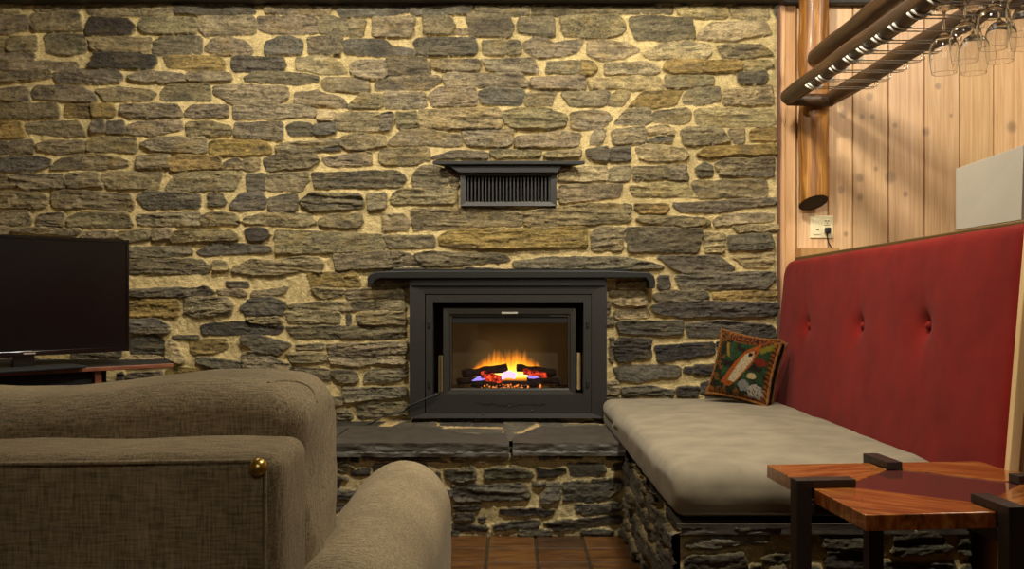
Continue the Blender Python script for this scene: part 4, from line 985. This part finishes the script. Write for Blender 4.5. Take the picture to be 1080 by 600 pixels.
bm = bmesh.new(); add_tube(bm, [(1.50, 4.66, 2.222), (1.50, 4.58, 2.222)], .02, 12); adopt(mesh_obj('dowel', bm, M_LOGD, True, 40), rack)
M_CHROME = plain('bright wire', srgb(205, 200, 186), .25, .9, .05)
M_CLIP = plain('white clip', srgb(226, 220, 204), .35, 0, .03)
WZ_ = 1.984
hooksY = [4.206, 4.06, 3.89, 3.726, 3.58, 3.43, 3.275, 3.12, 2.965, 2.81, 2.655, 2.5, 2.345]
def wire(y):
    r0 = .042
    loop = [Vector((RX0 + r0 * 1.0 * math.cos(a) + .004 * math.copysign(1, math.cos(a)), y, RZ + (r0 + .003) * math.sin(a))) for a in (.35, 0, -.35, -.8, -1.2)]
    pts = [Vector((RX0, y, WZ_)), Vector((1.5, y, WZ_)), Vector((RX1 + .02, y, WZ_)), Vector((RX1 + .045, y, WZ_ + .004)), Vector((RX1 + .05, y, WZ_ + .03))]
    bm = bmesh.new(); add_tube(bm, pts, .0022, 6)
    return bm
for y in hooksY:
    for dy in (-.018, .018):
        wh = adopt(mesh_obj('wire_hanger', wire(y + dy), M_CHROME, True), rack)
        bm = bmesh.new()
        arc = [math.radians(d) for d in (216, 234, 252, 270, 289, 308)]
        add_tube(bm, [(RX0 + .047 * math.cos(a), y + dy, RZ + .047 * math.sin(a)) for a in arc], .0045, 8)
        adopt(mesh_obj('clip', bm, M_CLIP, True), wh)
# wine glasses, hanging upside down (origin = rim centre, below)
M_WINE = glass('clear wine glass')
GH = .216
prof_o = [(.0001, GH), (.020, GH), (.037, GH - .001), (.0375, GH - .003), (.030, GH - .005), (.012, GH - .010), (.005, GH - .018), (.004, GH - .04), (.004, GH - .07), (.0055, GH - .082), (.014, GH - .089), (.030, GH - .100), (.041, GH - .118), (.0455, GH - .140), (.045, GH - .165), (.042, GH - .190), (.0395, .008), (.0387, .0015), (.0385, .0004), (.0383, .0)]
prof_i = [(.0377, 0.0), (.0375, .0004), (.0377, .0015), (.0385, .008), (.041, GH - .190), (.0438, GH - .165), (.0443, GH - .140), (.0398, GH - .119), (.029, GH - .102), (.013, GH - .0925), (.0001, GH - .090)]
spots = [(1.415, 3.043, 'glass hanging nearest the wall on the log rack, first in its slot', None), (1.512, 3.043, 'second glass of the slot nearest the wall, nearer the wood boards', None),
         (1.408, 2.888, 'glass in the middle slot hanging close to the front log rail', None), (1.517, 2.888, 'glass in the middle slot hanging farther from the front log rail', None),
         (1.415, 2.733, 'glass in the third slot, partly behind the wire hangers', None), (1.510, 2.733, 'glass at the right edge of the photo in the third slot', None),
         (1.420, 2.578, 'topmost glass at the right edge, partly out of view', None)]
def glass_mesh(name, prof, close=True):
    bm = bmesh.new(); add_lathe(bm, prof, 32); bmesh.ops.remove_doubles(bm, verts=list(bm.verts), dist=.0002)
    bmesh.ops.recalc_face_normals(bm, faces=list(bm.faces))
    me = bpy.data.meshes.new(name); bm.to_mesh(me); bm.free(); me.materials.append(M_WINE)
    for p in me.polygons: p.use_smooth = True
    return me
gz = WZ_ + .0025 + .005 - GH
me_bowl = glass_mesh('bowl', [(.0001, GH - .084), (.0055, GH - .082)] + prof_o[10:] + prof_i)
me_stem = glass_mesh('stem', prof_o[:10] + [(.0001, GH - .083)])
proto = None
for i, (x, y, lab, g) in enumerate(spots):
    if proto is None:
        r = thing('wine_glass', '', 'wine glass', (x, y, gz), 'wine glasses hanging from the log rack')
        for nm, me in (('bowl', me_bowl), ('stem', me_stem)):
            c = link(bpy.data.objects.new(nm, me)); c.parent = r
        proto = r
    else:
        r = proto.copy(); COL.objects.link(r); r.location = (x, y, gz)
        for ch in list(proto.children):
            c = ch.copy(); COL.objects.link(c); c.parent = r
    r['label'] = 'clear stemmed ' + lab

# ------------------------------------------------------------------ side table
tz = .58
ang = math.radians(5.2); uu = Vector((math.cos(ang), math.sin(ang), 0)); vv = Vector((-math.sin(ang), math.cos(ang), 0))
Bc = Vector((.762, 2.003, 0)); TW, TD = .64, .585
def T(a, b, z): return Bc + uu * (a * TW) + vv * (b * TD) + Vector((0, 0, z))
tab = thing('side_table', 'square wood side table with glass centre and black metal legs before the bench', 'table', T(.5, .5, 0))
def tw(name, rot):
    t = NT(name); v = t.coord((1, 1, 1), 'Object', (0, 0, math.radians(rot)))
    mp = t.n('ShaderNodeMapping'); mp.inputs['Scale'].default_value = (5, 60, 20); t.l(v, mp.inputs['Vector'])
    f = t.noise(mp.outputs['Vector'], 1.0, 5, .6, .8)
    c = t.ramp(f, [(.28, srgb(78, 38, 14)), (.5, srgb(138, 74, 28)), (.74, srgb(182, 120, 60))]); t.l(c, t.b.inputs['Base Color'])
    t.set(Roughness=.25); t.b.inputs['Coat Weight'].default_value = .5; t.bump(f, .08, .002); return t.m
bi = .17; wv = .036; th = .036
hw_ = wv
def corner(pts, rot):
    bm = bmesh.new(); add_prism(bm, [T(a, b, tz - th) for a, b in pts], (0, 0, th), .0025)
    return adopt(mesh_obj('wood_panel', bm, tw('table wood', rot)), tab)
g2 = hw_
corner([(0, 0), (.5 - g2, 0), (.5 - g2, bi), (bi, .5 - g2), (0, .5 - g2)], 35)
corner([(.5 + g2, 0), (1, 0), (1, .5 - g2), (1 - bi, .5 - g2), (.5 + g2, bi)], -35)
corner([(1, .5 + g2), (1, 1), (.5 + g2, 1), (.5 + g2, 1 - bi), (1 - bi, .5 + g2)], 20)
corner([(.5 - g2, 1), (0, 1), (0, .5 + g2), (bi, .5 + g2), (.5 - g2, 1 - bi)], -20)
bm = bmesh.new(); gp = [(.5 - g2, bi), (.5 + g2, bi), (1 - bi, .5 - g2), (1 - bi, .5 + g2), (.5 + g2, 1 - bi), (.5 - g2, 1 - bi), (bi, .5 + g2), (bi, .5 - g2)]
add_prism(bm, [T(a, b, tz - .010) for a, b in gp], (0, 0, .007)); adopt(mesh_obj('glass_top', bm, pane_mat('table glass with painted reflection', srgb(90, 52, 44), .95, 2.6, srgb(120, 66, 58))), tab)  # reddish tint and diffuse haze paint in the red backrest's reflection
M_TLEG = plain('blackened steel', srgb(46, 34, 28), .45, .3, .1)
def leg(a0, b0, a1, b1):
    # post outside the edge midpoint + arm over the top
    bm = bmesh.new(); o_ = T(a0, b0, 0); i_ = T(a1, b1, 0); d = (i_ - o_).normalized(); w = Vector((-d.y, d.x, 0)) * .0215
    p0 = o_ - d * .004
    for A, B, z0, z1 in ((p0 - d * .038, p0, 0, tz + .02), (p0, i_, tz - .001, tz + .02)):
        add_prism(bm, [A - w + Vector((0, 0, z0)), B - w + Vector((0, 0, z0)), B + w + Vector((0, 0, z0)), A + w + Vector((0, 0, z0))], (0, 0, z1 - z0), .002)
    add_prism(bm, [p0 - w + Vector((0, 0, tz - th - .03)), i_ - w + Vector((0, 0, tz - th - .03)), i_ + w + Vector((0, 0, tz - th - .03)), p0 + w + Vector((0, 0, tz - th - .03))], (0, 0, .028), .002)
    adopt(mesh_obj('leg', bm, M_TLEG), tab)
leg(0, .5, bi, .5); leg(.5, 0, .5, bi); leg(1, .5, 1 - bi, .5); leg(.5, 1, .5, 1 - bi)

# ------------------------------------------------------------------ sofa
M_SOFA = fabric('brown chenille', srgb(142, 127, 99), .45, 330, .05, .5, ((1, 1, .10), (.10, 1, 1)), .95, 5)
SX1 = -.300; SX0 = -2.15
sofa = thing('sofa', 'brown woven fabric sofa seen from behind facing the fireplace', 'sofa', (-1.2, 1.6, 0))
SR = 1.186
hb = ((SX1 + .005 - SX0) / 2, .08, (.852 - .06) / 2)
def bkfn(p, n):
    q = p.copy(); q.x += .0; 
    if p.z > 0: q.z += .004 * fbm((p.x, p.y, 0), 5, 8)
    if p.y < 0: q.y += .004 * fbm((p.x, p.z, 0), 5, 9)
    return q
bm = soft_box(hb, .024, (70, 3, 20), 6, bkfn)
cb = Vector((SX0 + hb[0], SR + hb[1], .06 + hb[2]))
for v in bm.verts: v.co += cb
adopt(mesh_obj('back_panel', bm, M_SOFA, True), sofa)
bm = bmesh.new()
zs_ = .841; xs_ = SX1 - .018
pth = [Vector((SX0 + .03, SR - .001, zs_)), Vector((-.9, SR - .001, zs_ - .003)), Vector((xs_ - .015, SR - .001, zs_ + .004)), Vector((xs_ + .003, SR - .0005, zs_ - .01)), Vector((xs_ + .003, SR - .0005, .5)), Vector((xs_ + .003, SR - .0005, .1))]
add_tube(bm, pth, .003, 6); adopt(mesh_obj('back_piping', bm, M_SOFA, True), sofa)
bm = bmesh.new(); kc = P(272, 493, SR - .004)
add_lathe(bm, [(.0001, -.011), (.005, -.0105), (.009, -.007), (.0115, -.001), (.0118, .003)], 20, kc, 'Y')
adopt(mesh_obj('brass_stud', bm, plain('antique brass', srgb(196, 164, 88), .28, .85, .15, 40), True), sofa, 'round brass stud')
# seat base
bm = soft_box(((SX1 - SX0) / 2 - .1, .44, .17), .04, (20, 10, 4), 4)
for v in bm.verts: v.co += Vector(((SX0 + SX1) / 2 - .05, 1.84, .25))
adopt(mesh_obj('seat_base', bm, M_SOFA, True), sofa)
bm = soft_box(((SX1 - SX0) / 2 - .13, .40, .075), .06, (24, 12, 2), 4)
for v in bm.verts: v.co += Vector(((SX0 + SX1) / 2 - .09, 1.86, .46))
adopt(mesh_obj('seat_cushion', bm, M_SOFA, True), sofa)
# back cushion
cu = (.60, .15, .245)
def cufn(p, n):
    q = p.copy(); u = p.x / cu[0]; w = p.z / cu[2]
    q.y *= 1 + .22 * (1 - u ** 4) * (1 - w ** 4)
    if p.z > 0:
        q.z += .010 * math.exp(-((p.x - .46) / .10) ** 2) - .014 * max(0, min(1, (.40 - p.x) / .25)) + .008 * fbm((p.x, p.y, 1), 4, 2)
        if u > .93: q.z -= .006 * (u - .93) / .07
    if u > .5: q.x += .012 * fbm((p.y, p.z, 4), 9, 3) + .008 * (1 - w * w)
    q.y += .006 * fbm((p.x, p.z, 7), 7, 4)
    return q
bm = soft_box(cu, .05, (50, 4, 14), 8, cufn)
cc = Vector((-.320 - cu[0], 1.545, .668))
for v in bm.verts: v.co += cc
from mathutils.bvhtree import BVHTree
CUSH = BVHTree.FromBMesh(bm)
adopt(mesh_obj('back_cushion', bm, M_SOFA, True), sofa)
o2 = bpy.data.objects.new('back_cushion', sofa.children[-1].data); link(o2); o2.parent = sofa; o2.location = Vector(sofa.children[-2].location if False else -Vector(sofa.location)) + Vector((-.62 * 2, 0, 0)) if False else -Vector(sofa.location)
o2.location.x -= 1.19; o2.scale = (.5, 1, 1); o2.location.x += (cc.x + 0) * .5 + .30
bm = bmesh.new()   # end seam of the cushion
eye = Vector((0, 0, H)); pth = []
for px, py in smooth_path([Vector(v) for v in ((283, 404, 0), (296, 402, 0), (312, 402.5, 0), (324, 407, 0), (331, 415, 0), (333.5, 424, 0))], 6) and [(v.x, v.y) for v in smooth_path([Vector(v) for v in ((283, 404, 0), (296, 402, 0), (312, 402.5, 0), (324, 407, 0), (331, 415, 0), (333.5, 424, 0))], 6)]:
    hit = CUSH.ray_cast(eye, (P(px, py, 1.5) - eye).normalized())[0]
    if hit is not None: pth.append(hit)
add_tube(bm, pth, .0024, 6); adopt(mesh_obj('cushion_piping', bm, M_SOFA, True), sofa)
# right arm (rolled)
def arm(xo, xi, y0, y1, ztop, nm='arm'):
    w = (xo - xi) / 2; xc = (xo + xi) / 2
    def fn(p, n):
        q = p.copy(); w_ = w
        if q.z > hz_ - .13:
            k = (q.z - (hz_ - .13)) / .13; 
            q.x = q.x * (1 - .10 * k * k)
        q.z += .006 * fbm((p.x, p.y, 0), 6, 1); q.x += .004 * fbm((p.y, p.z, 3), 6, 2)
        q.z -= .01 * max(0, -p.x / w)
        return q
    hz_ = (ztop - .07) / 2
    bm = soft_box((w, (y1 - y0) / 2, hz_), w * .92, (4, 20, 14), 9, fn)
    for v in bm.verts: v.co += Vector((xc, (y0 + y1) / 2, .07 + hz_))
    return adopt(mesh_obj(nm, bm, M_SOFA, True), sofa)
arm(-.146, -.385, 1.33, 2.33, .655)
arm(SX0 - .0 + .02, SX0 - .22, 1.33, 2.33, .655)
M_FOOT = plain('dark wood foot', srgb(40, 26, 16), .5)
for x, y in ((-.40, 1.25), (SX0 + .1, 1.25), (-.27, 2.2), (SX0 - .1, 2.2)):
    bm = bmesh.new(); add_lathe(bm, [(.0001, 0), (.018, 0), (.026, .075), (.0001, .075)], 12, (x, y, 0)); adopt(mesh_obj('foot', bm, M_FOOT), sofa)

# ------------------------------------------------------------------ television and stand
Rt = Vector((-1.796, 4.356, 0)); dt = Vector((-.641, -.768, 0)); nt = Vector((.768, -.641, 0))
TVW, z0, z1 = .93, .784, 1.304
tv = thing('television', 'flat black television standing on the low stand by the stone wall', 'television', Rt + dt * (TVW / 2) - nt * .03 + Vector((0, 0, .724)))
def TP(a, d, z): return Rt + dt * a + nt * d + Vector((0, 0, z))
def tvbox(bm, a0, a1, d0, d1, za, zb, bev=.0):
    add_prism(bm, [TP(a0, d0, za), TP(a1, d0, za), TP(a1, d1, za), TP(a0, d1, za)], (0, 0, zb - za), bev)
M_GLOSS = plain('gloss black bezel', srgb(14, 12, 12), .12, 0, .05)
t = NT('tv screen'); t.set(Base__Color=srgb(10, 8, 7), Roughness=.22); t.b.inputs['Specular IOR Level'].default_value = .35; f = t.noise(t.coord(), 3); c = t.ramp(f, [(.3, srgb(8, 7, 7)), (.7, srgb(13, 11, 10))]); t.l(c, t.b.inputs['Base Color'])
M_SCR = t.m
bm = bmesh.new(); tvbox(bm, .008, TVW, -.045, -.002, z0 + .006, z1 - .004, .006); adopt(mesh_obj('case', bm, M_BLACK), tv)
bm = bmesh.new()
tvbox(bm, 0, .014, -.03, .004, z0, z1, .002); tvbox(bm, TVW - .014, TVW, -.03, .004, z0, z1, .002); tvbox(bm, .0, TVW, -.03, .004, z1 - .014, z1, .002); tvbox(bm, 0, TVW, -.03, .005, z0, z0 + .022, .002)
adopt(mesh_obj('bezel', bm, M_GLOSS), tv)
bm = bmesh.new(); tvbox(bm, .012, TVW - .012, -.02, .0005, z0 + .02, z1 - .012); adopt(mesh_obj('screen', bm, M_SCR), tv)
c0 = (F * (Rt.x) / 1, 0)
bm = bmesh.new(); aL = .385 * 1.0; tvbox(bm, .425, .475, .004, .0065, z0 + .009, z0 + .0145); adopt(mesh_obj('maker_badge', bm, plain('silver badge', srgb(190, 182, 168), .3, .4)), tv)
bm = bmesh.new(); tvbox(bm, .42, .51, -.035, -.012, .735, z0 + .03, .004); adopt(mesh_obj('neck', bm, M_GLOSS), tv)
bm = bmesh.new(); tvbox(bm, .25, .68, -.13, .11, .7245, .7385, .006); adopt(mesh_obj('base', bm, M_BLACK), tv)

# stand
sw_ = wood_mat('red brown stand', srgb(80, 42, 25), srgb(108, 60, 36), srgb(132, 80, 50), (12, 12, 40), .4, .08)
Sr = Vector((-1.61, 4.385, 0)); ds = Vector((-.763, -.646, 0)); ns = Vector((.646, -.763, 0))
stand = thing('television_stand', 'dark television stand with a red brown front edge by the stone wall', 'stand', Sr + ds * .6)
def SP(a, d, z): return Sr + ds * a + ns * d + Vector((0, 0, z))
def sbox(bm, a0, a1, d0, d1, za, zb, bev=0):
    add_prism(bm, [SP(a0, d0, za), SP(a1, d0, za), SP(a1, d1, za), SP(a0, d1, za)], (0, 0, zb - za), bev)
SL = 1.30
poly = [SP(0, -.012, .704), SP(SL, -.012, .704), Vector((-2.85, 4.0, .704)), Vector((-2.85, 4.66, .704)), Vector((-1.72, 4.66, .704))]
bm = bmesh.new(); add_prism(bm, poly, (0, 0, .018)); adopt(mesh_obj('top', bm, M_BLACK), stand)
bm = bmesh.new(); sbox(bm, -.01, SL, -.012, .012, .706, .7235, .002); adopt(mesh_obj('edge_strip', bm, sw_), stand)
for a_, d_ in ((.305, -.03), (SL - .05, -.03)):
    bm = bmesh.new(); sbox(bm, a_, a_ + .03, d_ - .02, d_ + .012, 0, .706, .002); adopt(mesh_obj('leg', bm, sw_), stand)
for x, y in ((-2.05, 4.60), (-2.8, 4.60)):
    bm = bmesh.new(); add_box(bm, (x, y, 0), (x + .03, y + .03, .706), .002); adopt(mesh_obj('leg', bm, M_BLACK), stand)
bm = bmesh.new(); add_prism(bm, [SP(.30, -.05, .12), SP(SL - .02, -.05, .12), SP(SL - .02, -.3, .12), SP(.30, -.3, .12)], (0, 0, .58)); adopt(mesh_obj('cabinet', bm, M_BLACK), stand)

# ------------------------------------------------------------------ lights
def area(name, loc, tgt, size, power, col, spread=180):
    L = bpy.data.lights.new(name, 'AREA'); L.shape = 'DISK'; L.size = size; L.energy = power; L.color = col; L.spread = math.radians(spread)
    o = link(bpy.data.objects.new(name, L)); o.location = loc
    o.rotation_euler = (Vector(tgt) - Vector(loc)).to_track_quat('-Z', 'Y').to_euler(); return o
WARM = (1.0, .925, .775)
area('downlight_left', (-1.0, 3.3, 2.85), (-1.2, 4.7, 1.1), .18, 48, WARM)
area('downlight_centre', (.75, 2.05, 2.85), (.2, 3.4, .3), .16, 37, WARM, 140)
area('downlight_right', (.6, 3.35, 2.85), (.9, 4.7, 1.1), .20, 41, WARM)
area('room_fill', (.3, -1.2, 2.75), (0, 3, .8), 1.6, 19, (1, .9, .74))
area('bar_light', (2.4, 3.4, 2.8), (1.9, 4.7, 1.5), .3, 19, WARM)
w = bpy.data.worlds.new('World'); sc.world = w; w.use_nodes = True
w.node_tree.nodes['Background'].inputs[0].default_value = (1, .8, .55, 1); w.node_tree.nodes['Background'].inputs[1].default_value = .03

# ------------------------------------------------------------------ camera
cam = bpy.data.cameras.new('camera'); cam.sensor_width = 36; cam.lens = F / 1080 * 36
cam.shift_y = (HY - 300) / 1080; cam.clip_start = .05
co = link(bpy.data.objects.new('camera', cam)); co.location = (0, 0, H); co.rotation_euler = (math.pi / 2, 0, 0)
sc.camera = co
sc.view_settings.view_transform = 'Standard'; sc.view_settings.look = 'None'; sc.view_settings.exposure = 0
